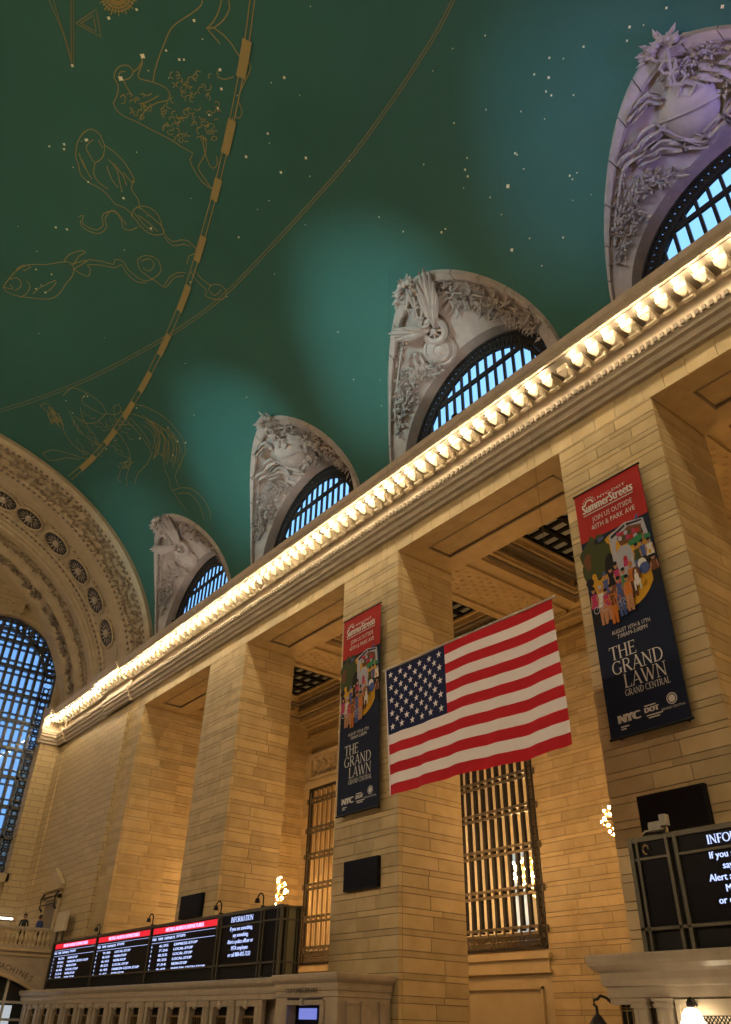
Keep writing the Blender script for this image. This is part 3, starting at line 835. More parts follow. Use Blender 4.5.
def end_window(i, yc):
    base = V(XEND-.03, yc, WZ0); root = empty('window_%d' % i, base); root['kind'] = 'structure'; root['label'] = 'tall arched iron window in the end wall'
    def loc(o): o.location = -base; return o
    xw = XEND-.03
    g = MB(); pts = [V(xw-.004, yc-WR, WZ0), V(xw-.004, yc+WR, WZ0)]+[V(xw-.004, yc+WR*math.cos(PI*k_/30), WZC+WR*math.sin(PI*k_/30)) for k_ in range(31)]
    g.add(pts, [tuple(range(len(pts)))]); loc(g.build('glazing', M_paneg, root))
    def ztop(u, r=WR): return WZC+math.sqrt(max(0, r*r-u*u)) if abs(u) < r else WZ0
    RI = WR-.052
    nm = 12
    for k_ in range(nm+1):
        u = -RI+2*RI*k_/nm; wd = .0055
        m = MB(); m.ub(xw-.01, xw+.008, yc+u-wd, yc+u+wd, WZ0, max(ztop(u*.985)-.0, WZ0+.1)); loc(m.build('mullion', M_iron, root))
    z = WZ0+.02; k_ = 0
    while z < WZC+WR:
        hw = WR if z < WZC else math.sqrt(max(0, WR*WR-(z-WZC)**2))
        if hw < .03: break
        th = .012 if k_ % 3 == 0 else .0045
        m = MB(); m.ub(xw-.012, xw+(.012 if k_%3==0 else .006), yc-hw, yc+hw, z-th/2, z+th/2); loc(m.build('transom', M_iron, root))
        z += (.028, .056, .028)[k_ % 3]; k_ += 1
    # scrolled border between the frame and the panes
    b = MB(); path = [(WR-.026, WZ0+j*.03) for j in range(int((WZC-WZ0)/.03))]
    cs = [(yc+sg*(WR-.026), WZ0+.015+j*.03) for sg in (-1,1) for j in range(int((WZC-WZ0)/.03))]
    cs += [(yc+(WR-.026)*math.cos(PI*(j+.5)/24), WZC+(WR-.026)*math.sin(PI*(j+.5)/24)) for j in range(24)]
    for cy, cz in cs:
        b.tube([V(xw, cy+.012*math.cos(2*PI*q/8), cz+.012*math.sin(2*PI*q/8)) for q in range(9)], .07, 4, cap=False)
        for an in range(4):
            ca, sa = math.cos(PI/4+an*PI/2), math.sin(PI/4+an*PI/2)
            b.tube([V(xw, cy+.009*ca, cz+.009*sa), V(xw, cy+.021*ca, cz+.021*sa)], .08, 4)
    loc(b.build('scrolled_border', M_iron, root))
    f = MB(); vs = []
    for r0, r1 in ((WR-.007, WR+.002), (RI-.004, RI+.006)):
        seq = [(1, r, None) for r in ()]
        vs = []
        for k2 in range(33):
            th = PI*k2/32
            for r_, x_ in ((r0,xw+.012),(r1,xw+.012),(r1,xw-.01),(r0,xw-.01)): vs.append(V(x_, yc+r_*math.cos(th), WZC+r_*math.sin(th)))
        f.add(vs, [(a*4+b_, a*4+(b_+1)%4, (a+1)*4+(b_+1)%4, (a+1)*4+b_) for a in range(32) for b_ in range(4)])
        for sg in (-1, 1):
            y0, y1 = sorted((yc+sg*r0, yc+sg*r1)); f.ub(xw-.01, xw+.012, y0, y1, WZ0, WZC)
    loc(f.build('frame', M_iron, root))
for i, yc in enumerate(WIN_Y): end_window(6+i, yc)

# ------------------------------------------------------------------ rest of the hall behind the camera
hb = MB(); hb.box(S*XEND, S*XR, -19.2, -18.7, 0, S*1.05+EYE)
tag(hb.build('wall_opposite', M_course), kind='structure')
hb = MB(); hb.prism_x([(-(y_)-.7, z_) for y_, z_ in cornice_profile(S)][::-1], S*XEND, S*XR)
tag(hb.build('trim_3', M_corn), kind='structure')
hb = MB(); hb.box(S*XR, S*XR+.5, -19.2, S*1.7, 0, S*1.9+EYE)
tag(hb.build('wall_behind', M_course), kind='structure')
ME_OB = ME_BULB.copy(); ME_OB.materials[0] = M_obulb
x = S*1.2
while x > S*-3.3:
    o = inst('cornice_bulb', ME_OB, (x, -(S*YBULB)-.7, S*ZBULB+EYE), scale=(2,2,2)); tag(o, 'round bare bulb on the cornice behind the camera', 'light bulb', 'bulbs along the opposite cornice')
    x -= pitch*S*2

# ------------------------------------------------------------------ passage behind the piers
M_rail = mat('grille_rail_brass', (0.13, 0.10, 0.065), 0.45, metal=0.4)
ZC = 1.006
M_pass = M_soffit
# soffits of the openings with a sunk panel, and the coffered ceiling
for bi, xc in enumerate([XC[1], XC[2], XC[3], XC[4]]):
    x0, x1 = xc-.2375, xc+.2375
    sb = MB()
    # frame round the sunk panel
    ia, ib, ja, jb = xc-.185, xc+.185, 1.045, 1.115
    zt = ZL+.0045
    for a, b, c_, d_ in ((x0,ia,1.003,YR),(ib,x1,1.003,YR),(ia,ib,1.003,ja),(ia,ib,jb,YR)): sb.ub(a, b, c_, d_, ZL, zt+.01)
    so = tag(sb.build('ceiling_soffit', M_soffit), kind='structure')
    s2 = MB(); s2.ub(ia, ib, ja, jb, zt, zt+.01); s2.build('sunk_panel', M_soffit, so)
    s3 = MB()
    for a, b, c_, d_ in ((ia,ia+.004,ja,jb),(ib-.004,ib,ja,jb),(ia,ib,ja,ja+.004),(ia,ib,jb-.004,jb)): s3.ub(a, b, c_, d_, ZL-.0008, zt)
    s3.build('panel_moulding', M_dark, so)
# ceiling beams behind each pier, with a studded panel
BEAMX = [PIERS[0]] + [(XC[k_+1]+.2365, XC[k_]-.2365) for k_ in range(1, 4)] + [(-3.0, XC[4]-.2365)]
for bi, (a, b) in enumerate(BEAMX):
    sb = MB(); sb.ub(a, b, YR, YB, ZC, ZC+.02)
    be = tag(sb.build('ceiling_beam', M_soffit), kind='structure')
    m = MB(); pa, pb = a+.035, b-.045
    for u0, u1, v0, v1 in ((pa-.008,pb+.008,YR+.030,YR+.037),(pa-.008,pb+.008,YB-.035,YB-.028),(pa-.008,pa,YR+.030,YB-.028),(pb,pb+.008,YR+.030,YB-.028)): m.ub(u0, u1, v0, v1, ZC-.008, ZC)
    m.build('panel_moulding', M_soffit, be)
    m = MB(); yy = YR+.06
    row = 0
    while yy < YB-.05:
        xx = pa+.012+(.012 if row % 2 else 0)
        while xx < pb-.008:
            c0 = V(xx, yy, ZC); m.lathe([(.11,0),(.08,-.035),(.001,-.05)], c0, 5); xx += .026
        yy += .022; row += 1
    m.build('ceiling_studs', M_soffit, be, kind='stuff')
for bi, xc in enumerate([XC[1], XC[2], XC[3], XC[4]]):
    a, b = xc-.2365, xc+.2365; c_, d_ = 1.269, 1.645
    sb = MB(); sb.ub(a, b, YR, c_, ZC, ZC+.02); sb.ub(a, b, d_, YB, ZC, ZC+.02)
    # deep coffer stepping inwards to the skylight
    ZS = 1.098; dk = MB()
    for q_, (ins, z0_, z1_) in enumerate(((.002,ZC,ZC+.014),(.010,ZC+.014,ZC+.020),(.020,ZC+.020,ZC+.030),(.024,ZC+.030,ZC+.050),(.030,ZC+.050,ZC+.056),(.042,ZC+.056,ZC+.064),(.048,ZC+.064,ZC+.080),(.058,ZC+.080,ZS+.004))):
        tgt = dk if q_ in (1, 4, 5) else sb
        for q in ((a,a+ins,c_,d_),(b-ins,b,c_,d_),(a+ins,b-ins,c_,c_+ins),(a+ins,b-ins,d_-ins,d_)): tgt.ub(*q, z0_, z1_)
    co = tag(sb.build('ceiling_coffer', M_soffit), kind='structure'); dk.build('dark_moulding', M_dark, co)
    m = MB(); rng = random.Random(70+bi)
    u = a+.03
    while u < b-.03:
        for v in (d_-.026,): m.lathe([(.10,-.1),(.11,0),(.001,.1)], V(u, v, ZC+.040), 5)
        u += .012
    v = c_+.06
    while v < d_-.05:
        for u in (a+.026, b-.026): m.lathe([(.10,-.1),(.11,0),(.001,.1)], V(u, v, ZC+.040), 5)
        v += .012
    m.build('coffer_beads', M_dark, co, kind='stuff')
    # skylight: dark grid with separate panes
    u0, u1, v0, v1 = a+.056, b-.056, c_+.056, d_-.056; zs = ZS
    nx, ny = 6, 7
    g = MB()
    for k_ in range(nx+1): xx = u0+(u1-u0)*k_/nx; g.ub(xx-.006, xx+.006, v0, v1, zs-.008, zs)
    for k_ in range(ny+1): yy = v0+(v1-v0)*k_/ny; g.ub(u0, u1, yy-.006, yy+.006, zs-.006, zs)
    g.build('skylight_grid', M_black, co)
    for k_ in range(nx):
        for l_ in range(ny):
            p_ = MB(); xx = u0+(u1-u0)*(k_+.5)/nx; yy = v0+(v1-v0)*(l_+.5)/ny; hx, hy = (u1-u0)/nx*.36, (v1-v0)/ny*.36
            p_.ub(xx-hx, xx+hx, yy-hy, yy+hy, zs, zs+.002); p_.build('skylight_pane', M_skyl, co)
    rf = MB(); rf.ub(u0-.01, u1+.01, v0-.01, v1+.01, zs+.002, zs+.006); rf.build('skylight_back', M_black, co)
# attic slab closing the passage above
at = MB(); at.ub(XEND, XR, 1.08, 2.4, 1.115, 1.13)
tag(at.build('ceiling_attic', M_course), kind='structure')
m = MB(); m.ub(-2.56, .7, YB-.012, YB, ZC-.02, ZC); m.ub(-2.56, .7, YB-.022, YB, ZC-.008, ZC); m.ub(-2.56, .7, YB-.006, YB, ZC-.06, ZC-.05)
tag(m.build('trim_4', M_soffit), kind='structure')
# back wall between the inner windows
WH = .198; ZG0, ZG1 = .18, .752
backs = [(XC[k_+1]+WH, XC[k_]-WH) for k_ in range(0, 4)] + [(-2.95, XC[4]-WH)]
for bi, (a, b) in enumerate(backs):
    c = MB(); c.box(S*a, S*b, S*YB+.04, S*YB+.6, 0, S*ZC+EYE); p = tag(c.build('wall_passage', M_mortar), kind='structure')
    if bi in (1, 2, 3, 4): lay_stones(p, 'x', S*YB, S*a, S*b, EYE-.6, S*ZC+EYE, random.Random(200+bi), tall_len=(1.2,1.7))
for bi, xc in enumerate([XC[0]] + [XC[1], XC[2], XC[3], XC[4]]):
    a, b = xc-WH, xc+WH
    c = MB(); c.ub(a, b, YB+.004, YB+.033, ZG1, ZC); c.ub(a, b, YB+.004, YB+.033, -.092, ZG0)
    p = tag(c.build('wall_window_bay', M_smooth), kind='structure')
    m = MB(); m.ub(a-.008, b+.008, YB-.012, YB+.01, .158, .17); m.ub(a-.006, b+.006, YB-.008, YB+.01, .128, .134); m.ub(a, b, YB-.004, YB+.01, .134, .158)
    m.build('sill', M_smooth, p)
    m = MB()
    for u0, u1, z0, z1 in ((a+.03,b-.03,.095,.1),(a+.03,b-.03,-.05,-.045),(a+.03,a+.035,-.05,.1),(b-.035,b-.03,-.05,.1)): m.ub(u0, u1, YB-.003, YB+.006, z0, z1)
    m.build('apron_panel', M_smooth, p)
    # carved panel above the window and cornice below the ceiling
    m = MB()
    for u0, u1, z0, z1 in ((a,b,.868,.876),(a,b,.782,.79),(a,a+.01,.782,.876),(b-.01,b,.782,.876)): m.ub(u0, u1, YB-.012, YB+.006, z0, z1)
    m.build('carved_panel_frame', M_smooth, p)
    m = MB(); rng = random.Random(90+bi)
    for q in range(260):
        p_ = V(rng.uniform(a+.016, b-.016), YB+.004, rng.uniform(.796, .862)); an = rng.uniform(0, 2*PI)
        leaf(m, p_, Vector((math.cos(an),0,math.sin(an))), Vector((0,-1,0)), .42, .13, .12)
    m.build('carved_panel', M_soffit, p, kind='stuff')
    m = MB(); m.ub(a-.02, b+.02, YB-.012, YB+.008, ZG1, ZG1+.02); m.ub(a-.012, b+.012, YB-.006, YB+.008, ZG1+.02, .782); m.build('window_head', M_smooth, p)
    # grille
    root = empty('window_%d' % (10+bi), V(xc, YB, ZG0)); root['kind'] = 'structure'; root['label'] = 'tall bronze grille window in the passage wall'
    base = V(xc, YB, ZG0)
    def loc(o): o.location = -base; return o
    pitchg = .0290; nb = 13
    for k_ in range(nb):
        u = (k_-(nb-1)/2)*pitchg
        g = MB(); g.ub(xc+u-.0048, xc+u+.0048, YB+.002, YB+.012, .222, ZG1); loc(g.build('grille_bar', M_brass if bi == 4 else M_bronze, root))
    for z_ in (.706, .603, .515, .416, .314, .222):
        g = MB(); hh = .0035
        for dz in (-.0075, .0075): g.ub(a+.02, b-.02, YB-.002, YB+.006, z_+dz-hh, z_+dz+hh)
        for k_ in range(-7, 8):
            u = k_*pitchg; g.tube([V(xc+u, YB-.003, z_-.008), V(xc+u, YB-.003, z_+.008)], .055, 6)
        loc(g.build('grille_rail', M_rail, root))
    g = MB()
    for u0, u1 in ((a, a+.005), (a+.017, a+.022), (b-.022, b-.017), (b-.005, b)): g.ub(u0, u1, YB-.002, YB+.012, ZG0, ZG1)
    g.ub(a, b, YB-.002, YB+.012, ZG1-.008, ZG1); g.ub(a, b, YB-.002, YB+.012, ZG0, ZG0+.005)
    loc(g.build('grille_frame', M_bronze, root))
    g = MB(); cs = [(xx, ZG0+.01+.0175*q) for xx in (a+.011, b-.011) for q in range(32)] + [(a+.02+.0145*q, ZG0+.02+dz) for q in range(25) for dz in (-.008, .008)]
    for cx, cz in cs:
        g.tube([V(cx+.0065*math.cos(2*PI*q/6), YB+.002, cz+.0065*math.sin(2*PI*q/6)) for q in range(7)], .045, 4, cap=False)
        g.tube([V(cx-.007, YB+.001, cz-.007), V(cx+.007, YB+.001, cz+.007)], .04, 4); g.tube([V(cx-.007, YB+.001, cz+.007), V(cx+.007, YB+.001, cz-.007)], .04, 4)
    loc(g.build('grille_border', M_rail, root))
    for k_ in range(nb-1):
        u0 = (k_-(nb-1)/2)*pitchg+.0048; u1 = u0+pitchg-.0096
        g = MB(); g.add([V(xc+u0,YB+.008,.222),V(xc+u1,YB+.008,.222),V(xc+u1,YB+.008,ZG1),V(xc+u0,YB+.008,ZG1)], [(0,1,2,3)]); loc(g.build('pane', M_panei, root))
    g = MB(); g.add([V(a,YB+.010,ZG0),V(b,YB+.010,ZG0),V(b,YB+.010,.222),V(a,YB+.010,.222)], [(0,1,2,3)]); loc(g.build('border_glass', M_panei, root))
# the lit hall beyond the grilles
M_hbulb = mat('hall_bulb_glow', (1,.9,.7), .5, emit=(1,.70,.36), estr=480.0)
M_cream = mat('cream_wall', (0.56, 0.46, 0.31), 0.7)
rb = MB(); rb.ub(-3.0, .75, 2.3, 2.32, -.09, 1.0); rb.ub(-3.0, -2.98, YB+.03, 2.3, -.09, 1.0); rb.ub(.75, .77, YR, 2.3, -.09, 1.0)
rb.ub(-3.0, .75, YB+.03, 2.3, .94, .96)
tag(rb.build('wall_beyond', M_cream), kind='structure')
rb = MB()
for xc in (XC[1], XC[2], XC[3], XC[4]):
    for u0 in (-.10, .04): rb.ub(xc-.34+u0, xc-.34+u0+.06, 2.285, 2.3, .02, .55)
M_bluerefl = mat('blue_reflection_glow', (.2,.3,.4), .3, emit=(.35,.6,1), estr=.3)  # glow added to stand in for a bluish window reflection in the panes
tag(rb.build('window_20', M_bluerefl), 'tall bluish glow strips standing in for a window reflection beyond the grilles', kind='structure')

# chandeliers of the passage
def chandelier(c0, label, strength_mesh):
    root = empty('chandelier', c0); tag(root, label, 'chandelier', 'bulb studded chandeliers in the passage')
    b = MB(); b.lathe([(.001,-.75),(.25,-.68),(.5,-.5),(.62,-.25),(.62,.05),(.5,.35),(.3,.55),(.12,.7),(.05,.9)], (0,0,0), 16); b.build('body', M_brass, root, smooth=True)
    st = MB(); st.tube([(0,0,.85),(0,0,S*(.94)+EYE-c0[2])], .03, 6); st.build('chain', M_brass, root)
    for zz, rr, nn in ((-.74,.45,6),(-.42,.85,10),(-.06,1.08,12),(.30,.95,10),(.64,.65,7)):
        rg = MB(); rg.tube([(rr*math.cos(2*PI*q/20), rr*math.sin(2*PI*q/20), zz-.08) for q in range(21)], .035, 5, cap=False); rg.build('ring', M_brass, root)
        for q in range(nn):
            an = 2*PI*q/nn; inst('bulb', strength_mesh, (rr*math.cos(an), rr*math.sin(an), zz), root)
bm = bmesh.new(); bmesh.ops.create_icosphere(bm, subdivisions=1, radius=.055); ME_CB = bpy.data.meshes.new('bulb'); bm.to_mesh(ME_CB); bm.free(); ME_CB.materials.append(M_cbulb)
for xc, lb in ((XC[1], 'round brass chandelier studded with bulbs in the bay by the camera'), (XC[2], 'round brass chandelier half hidden behind the pier of the large banner'), (XC[3], 'round brass chandelier hidden behind the pier of the middle banner'), (XC[4], 'round brass chandelier showing over the long departure board')):
    chandelier(tuple(V(xc-.018, 1.43, .368)), lb, ME_CB)
ME_HB = ME_CB.copy(); ME_HB.materials[0] = M_hbulb
for xc in (XC[1]-.34, XC[3]-.1, XC[4]):
    chandelier(tuple(V(xc, 1.98, .42)), 'round brass chandelier in the hall beyond the grille windows', ME_HB)
c = MB(); c.ub(-2.62, -2.56, YR-.01, YB+.03, -.092, ZC); p = tag(c.build('wall_passage_end', M_mortar), kind='structure')
lay_stones(p, 'y', S*-2.55, S*YR, S*YB, EYE-.6, S*ZC+EYE, random.Random(231), tall_len=(1.6,2.6))

# ------------------------------------------------------------------ painted ceiling
def vp(px, py, off=.0010): return on_vault(px, py, off)
def paint_line(mb, pts, wd, off=.0010, sub=3):
    """flat painted line on the vault; pts in photo pixels give directions only, the vault gives the distance"""
    P = []
    for a, b in zip(pts, pts[1:]):
        for k_ in range(sub): P.append((a[0]+(b[0]-a[0])*k_/sub, a[1]+(b[1]-a[1])*k_/sub))
    P.append(pts[-1])
    Q = [V(*vp(x_, y_, off)) for x_, y_ in P]
    vs = []
    for i, q in enumerate(Q):
        t_ = Q[min(i+1,len(Q)-1)]-Q[max(i-1,0)]
        n_ = Vector((0, q.y, q.z-(S*.9+EYE))); s_ = t_.cross(n_)
        if s_.length < 1e-6: s_ = Vector((1,0,0))
        s_.normalize(); vs += [q+s_*wd/2, q-s_*wd/2]
    mb.add(vs, [(2*i, 2*i+1, 2*i+3, 2*i+2) for i in range(len(Q)-1)])
def smooth(pts, n=3):
    out = []
    for i in range(len(pts)-1):
        p0 = pts[max(i-1,0)]; p1 = pts[i]; p2 = pts[i+1]; p3 = pts[min(i+2,len(pts)-1)]
        for k_ in range(n):
            t = k_/n
            out.append(tuple(.5*((2*p1[j])+(-p0[j]+p2[j])*t+(2*p0[j]-5*p1[j]+4*p2[j]-p3[j])*t*t+(-p0[j]+3*p1[j]-3*p2[j]+p3[j])*t**3) for j in (0,1)))
    return out+[pts[-1]]
def wiggle(rng, x0, y0, x1, y1, amp, n):
    pts = []
    for i in range(n+1):
        f = i/n; a = amp*(1 if i % 2 else -1)*rng.uniform(.5,1.2)
        l = math.hypot(x1-x0, y1-y0) or 1
        pts.append((x0+(x1-x0)*f-(y1-y0)/l*a, y0+(y1-y0)*f+(x1-x0)/l*a))
    return pts
A = lambda x_, y_: (60+x_/3.655, y_/3.655)           # reading frames of the photograph
B = lambda x_, y_: (x_/3.046, 120+y_/3.045)
C_ = lambda x_, y_: (20+x_/3.481, 370+y_/3.48)
LW = .045
rng = random.Random(21)
# ecliptic: two lines with solid dashes
ecl = smooth([(253,-6),(247,40),(238,90),(228,138),(216,188),(203,236),(188,285),(172,326),(150,372),(125,415),(98,452),(70,478)], 4)
def offs(pts, d):
    out = []
    for i, p_ in enumerate(pts):
        a = pts[max(i-1,0)]; b = pts[min(i+1,len(pts)-1)]; l = math.hypot(b[0]-a[0], b[1]-a[1]) or 1
        out.append((p_[0]-(b[1]-a[1])/l*d, p_[1]+(b[0]-a[0])/l*d))
    return out
m = MB(); paint_line(m, offs(ecl, 2.3), LW); paint_line(m, offs(ecl, -2.3), LW); m.build('ecliptic_line', M_gold, ceil)
def at_len(pts, s0, s1):
    acc = 0; out = []
    for a, b in zip(pts, pts[1:]):
        l = math.hypot(b[0]-a[0], b[1]-a[1])
        for q in (0, .25, .5, .75):
            if s0 <= acc+l*q <= s1: out.append((a[0]+(b[0]-a[0])*q, a[1]+(b[1]-a[1])*q))
        acc += l
    return out
def dash_span(y0, y1):
    seg = [p_ for p_ in at_len(ecl, 0, 9999) if y0 <= p_[1] <= y1]
    return seg
for y0, y1 in ((40,80),(118,156),(178,203),(236,262),(285,312),(334,356),(372,392),(402,418),(428,444),(454,470)):
    seg = dash_span(y0, y1)
    if len(seg) > 1:
        m = MB(); paint_line(m, seg, .42, .0014, 1); m.build('ecliptic_dash', M_gold, ceil)
# great circle: thin double line
eq = smooth([(455,-4),(440,26),(418,62),(390,104),(352,156),(312,202),(268,250),(222,297),(182,327),(140,352),(90,378),(40,398),(-4,412)], 4)
m = MB(); paint_line(m, offs(eq, 1.4), .045); paint_line(m, offs(eq, -1.4), .045); m.build('circle_line', M_goldp, ceil)
# ram
m = MB()
ram = [[(340,300),(346,260),(365,200),(385,150),(405,105),(440,75),(480,50),(515,20),(520,-5)],
 [(195,375),(210,345),(212,310),(198,285),(205,255),(225,240),(250,240),(268,262),(255,285),(232,292),(215,280),(222,262),(240,262)],
 [(300,205),(300,235),(285,275),(298,290),(340,300),(385,320),(402,345),(395,365),(370,372),(345,380),(310,405),(290,440)],
 [(268,262),(285,250),(300,225)], [(195,375),(205,400),(235,425),(280,445),(330,472),(400,508),(450,540),(485,560),(475,585),(490,620),(520,665),(555,690)],
 [(555,690),(520,640),(505,610),(525,575),(535,540),(530,505),(522,520),(530,560)],[(530,560),(545,600),(560,615),(575,600),(572,570)],
 [(232,292),(245,320),(265,350)],[(300,340),(320,350),(335,340)],[(290,380),(320,372),(360,350)],
 [(560,100),(600,130),(630,165),(655,205),(680,215),(697,245),(680,290),(660,330),(650,380),(640,420),(655,432),(665,410),(655,375)],
 [(615,0),(620,30),(600,70),(565,100),(540,105),(560,130),(585,160)],[(590,0),(580,40),(560,80),(535,105)],[(575,280),(600,290),(635,280)],[(630,430),(628,490),(600,550),(590,545),(610,500)]]
for q in ram: paint_line(m, [A(*p_) for p_ in smooth(q, 2)], LW, sub=1)
for k_ in range(90):     # fleece curls
    u, v = rng.random(), rng.random(); x_ = 375+u*210; y_ = 265+v*250
    if not (y_ < 300+ (x_-300)*1.15 + 90 and y_ > 250): continue
    if x_ < 400 and y_ < 380: continue
    r_ = rng.uniform(7, 14); a0 = rng.uniform(0, 6.3)
    paint_line(m, [A(x_+r_*math.cos(a0+q*.75), y_+r_*math.sin(a0+q*.75)) for q in range(5)], LW*.85, sub=1)
for k_ in range(26):
    x_ = 205+rng.random()*120; y_ = 350+rng.random()*85
    if y_ > 372+(x_-200)*.6: continue
    r_ = rng.uniform(6, 11); a0 = rng.uniform(0, 6.3)
    paint_line(m, [A(x_+r_*math.cos(a0+q*.8), y_+r_*math.sin(a0+q*.8)) for q in range(5)], LW*.85, sub=1)
m.build('ram_figure', M_gold, ceil)
# upper fish
m = MB()
f1 = [[(230,110),(235,70),(255,38),(280,28),(305,45),(318,75),(345,95),(380,130),(408,180),(402,190),(375,160)],
 [(230,110),(240,140),(245,165),(270,190),(300,205),(325,225),(350,255),(375,265),(395,280),(410,300),(440,335),(470,350),(500,345),(490,320),(455,290),(430,270),(415,265)],
 [(408,180),(400,210),(420,240),(425,265)],[(318,75),(315,110),(290,130),(275,110),(262,80),(285,60)],[(290,130),(285,160),(300,190),(330,210)],
 [(330,120),(355,150),(365,190),(372,220)],[(345,130),(375,170),(385,200)],[(250,120),(265,155),(280,180)],[(325,140),(340,180),(360,205)],[(420,290),(450,310),(480,340)],[(410,285),(440,320),(465,340)],
 [(240,100),(250,130),(262,150)],[(300,60),(312,85)]]
for q in f1: paint_line(m, [B(*p_) for p_ in smooth(q, 2)], LW, sub=1)
m.build('upright_fish', M_gold, ceil)
m = MB()
f2 = [[(10,508),(30,480),(55,455),(90,440),(140,440),(190,432),(215,435),(225,450),(220,475),(200,500),(180,530),(150,545),(100,542),(50,535),(20,522),(10,508)],
 [(10,508),(40,515),(30,500)],[(60,540),(80,530),(92,505),(80,490)],[(100,530),(120,512),(170,488),(160,510),(135,528)],[(195,432),(210,410),(245,398),(262,402),(240,415),(225,440)],[(215,440),(250,430),(268,428),(240,445),(225,455)],
 [(225,455),(250,470),(270,475),(275,455),(265,440)],[(50,455),(70,442),(95,447),(70,460)],[(30,485),(50,480),(62,490)],[(45,520),(65,505),(60,485)]]
for q in f2: paint_line(m, [B(*p_) for p_ in smooth(q, 2)], LW, sub=1)
m.build('swimming_fish', M_gold, ceil)
m = MB()
rib = [[(240,295),(255,290),(250,310),(265,325),(295,335),(315,320),(310,295),(325,280),(350,280),(370,305),(375,330),(400,335),(420,325)],
 [(245,305),(250,325),(275,340),(305,345),(325,325),(320,300),(340,275),(360,285),(385,320)],
 [(400,295),(410,270),(440,262),(475,280),(490,310),(500,345),(525,370),(550,365),(575,370),(600,395)],[(500,355),(525,382),(560,378),(580,385)],
 [(268,425),(310,430),(345,440),(350,425),(375,430),(390,455),(420,480),(445,490),(470,480),(490,460),(480,425),(445,412),(420,425),(425,455),(450,475),(480,495),(505,510),(530,480),(560,475)],
 [(270,440),(310,442),(350,450),(370,440),(385,465),(415,492),(445,495)],[(430,430),(455,422),(470,440),(455,460),(435,450)],[(500,505),(515,480),(540,465),(565,465)],
 [(570,440),(575,415),(600,405)],[(580,460),(600,490),(630,520),(625,535),(650,545),(680,545),(690,525),(675,505),(650,500),(635,515),(655,535),(675,515)],[(590,455),(615,485),(645,505)]]
for q in rib: paint_line(m, [B(*p_) for p_ in smooth(q, 2)], LW*.95, sub=1)
m.build('fish_cord', M_gold, ceil)
# triangle, frame lines and flower at the top left
m = MB()
for q in ([(58,85),(132,35),(150,135),(58,85)],[(75,85),(122,55),(132,115),(75,85)]): paint_line(m, [A(*p_) for p_ in q], LW)
for q in ([(40,-10),(42,240)],[(50,-10),(50,240)]): paint_line(m, [A(*p_) for p_ in q], LW*.8)
for q in ([(0,80),(42,215)],[(-30,-20),(46,240)],[(-40,0),(20,140)]): paint_line(m, [A(*p_) for p_ in q], LW*.8)
m.build('triangle_figure', M_goldp, ceil)
m = MB()
for k_ in range(15):
    a0 = RAD(k_*12.5); paint_line(m, [A(212+18*math.cos(a0), -12+14*math.sin(a0)), A(212+(64+5*(k_%2))*math.cos(a0), -12+(62+10*(k_%2))*math.sin(a0))], LW)
for rr in (30, 45, 58): paint_line(m, [A(212+rr*math.cos(RAD(q)), -12+rr*.92*math.sin(RAD(q))) for q in range(0,181,15)], LW, sub=1)
m.build('flower_figure', M_gold, ceil)
# water bearer above the end arch
m = MB()
wb_ = [[(70,125),(90,115),(110,130),(125,150),(140,165),(150,190),(150,205),(130,190),(115,165),(90,140),(70,125)],[(150,205),(165,235),(190,265),(220,285),(260,300)],
 [(150,90),(175,65),(200,65),(240,85),(270,105),(290,125),(300,150),(290,155),(260,140),(225,120),(215,100),(235,80)],[(300,150),(330,155),(350,145),(345,120),(325,130),(330,150)],
 [(350,145),(400,155),(440,170),(480,190),(510,215),(520,245),(510,290),(500,330),(515,370),(525,400)],[(390,120),(430,125),(480,150),(520,180),(550,215),(570,250),(575,290),(560,320),(540,370),(555,410)],
 [(360,170),(395,200),(430,240),(460,290)],[(380,165),(415,200),(440,235),(455,265)],[(320,185),(350,230),(375,270),(385,320),(370,370),(375,405)],[(460,290),(440,330),(410,360),(400,395)],
 [(80,290),(110,278),(150,285),(200,300),(240,310),(265,300)],[(80,290),(95,310),(120,315),(160,305),(210,312)],[(360,320),(380,345),(345,325),(395,320),(350,345),(385,305)],
 [(190,160),(230,185),(270,180),(300,150)],[(170,140),(200,200),(240,240),(290,265)],[(210,130),(220,170),(260,230),(280,270)],[(530,420),(560,410),(600,415),(640,450),(660,490),(665,520)],[(550,430),(590,430),(625,470),(640,520)],[(520,400),(550,450),(580,490)],
 [(500,300),(480,290),(465,310)],[(515,200),(540,240),(545,290),(530,340)],[(340,330),(350,350),(340,380),(355,390)]]
for q in wb_: paint_line(m, [C_(*p_) for p_ in smooth(q, 2)], LW*.9, sub=1)
for k_ in range(40):
    x_ = 90+rng.random()*60; y_ = 125+rng.random()*60
    if abs((y_-125)-(x_-80)*.9) < 28: paint_line(m, [C_(x_, y_), C_(x_+8, y_+16)], LW*1.3)
for k_ in range(24):
    x_ = 180+rng.random()*180; y_ = 130+rng.random()*150; paint_line(m, [C_(*p_) for p_ in wiggle(rng, x_, y_, x_+rng.uniform(20,60), y_+rng.uniform(20,55), 5, 4)], LW*.7, sub=1)
for k_ in range(16):
    x_ = 420+rng.random()*120; y_ = 150+rng.random()*40+(x_-420)*.5; paint_line(m, [C_(*p_) for p_ in smooth([(x_,y_),(x_+30,y_+25),(x_+45,y_+70),(x_+35,y_+120)],2)], LW*.7, sub=1)
m.build('water_bearer_figure', M_gold, ceil)
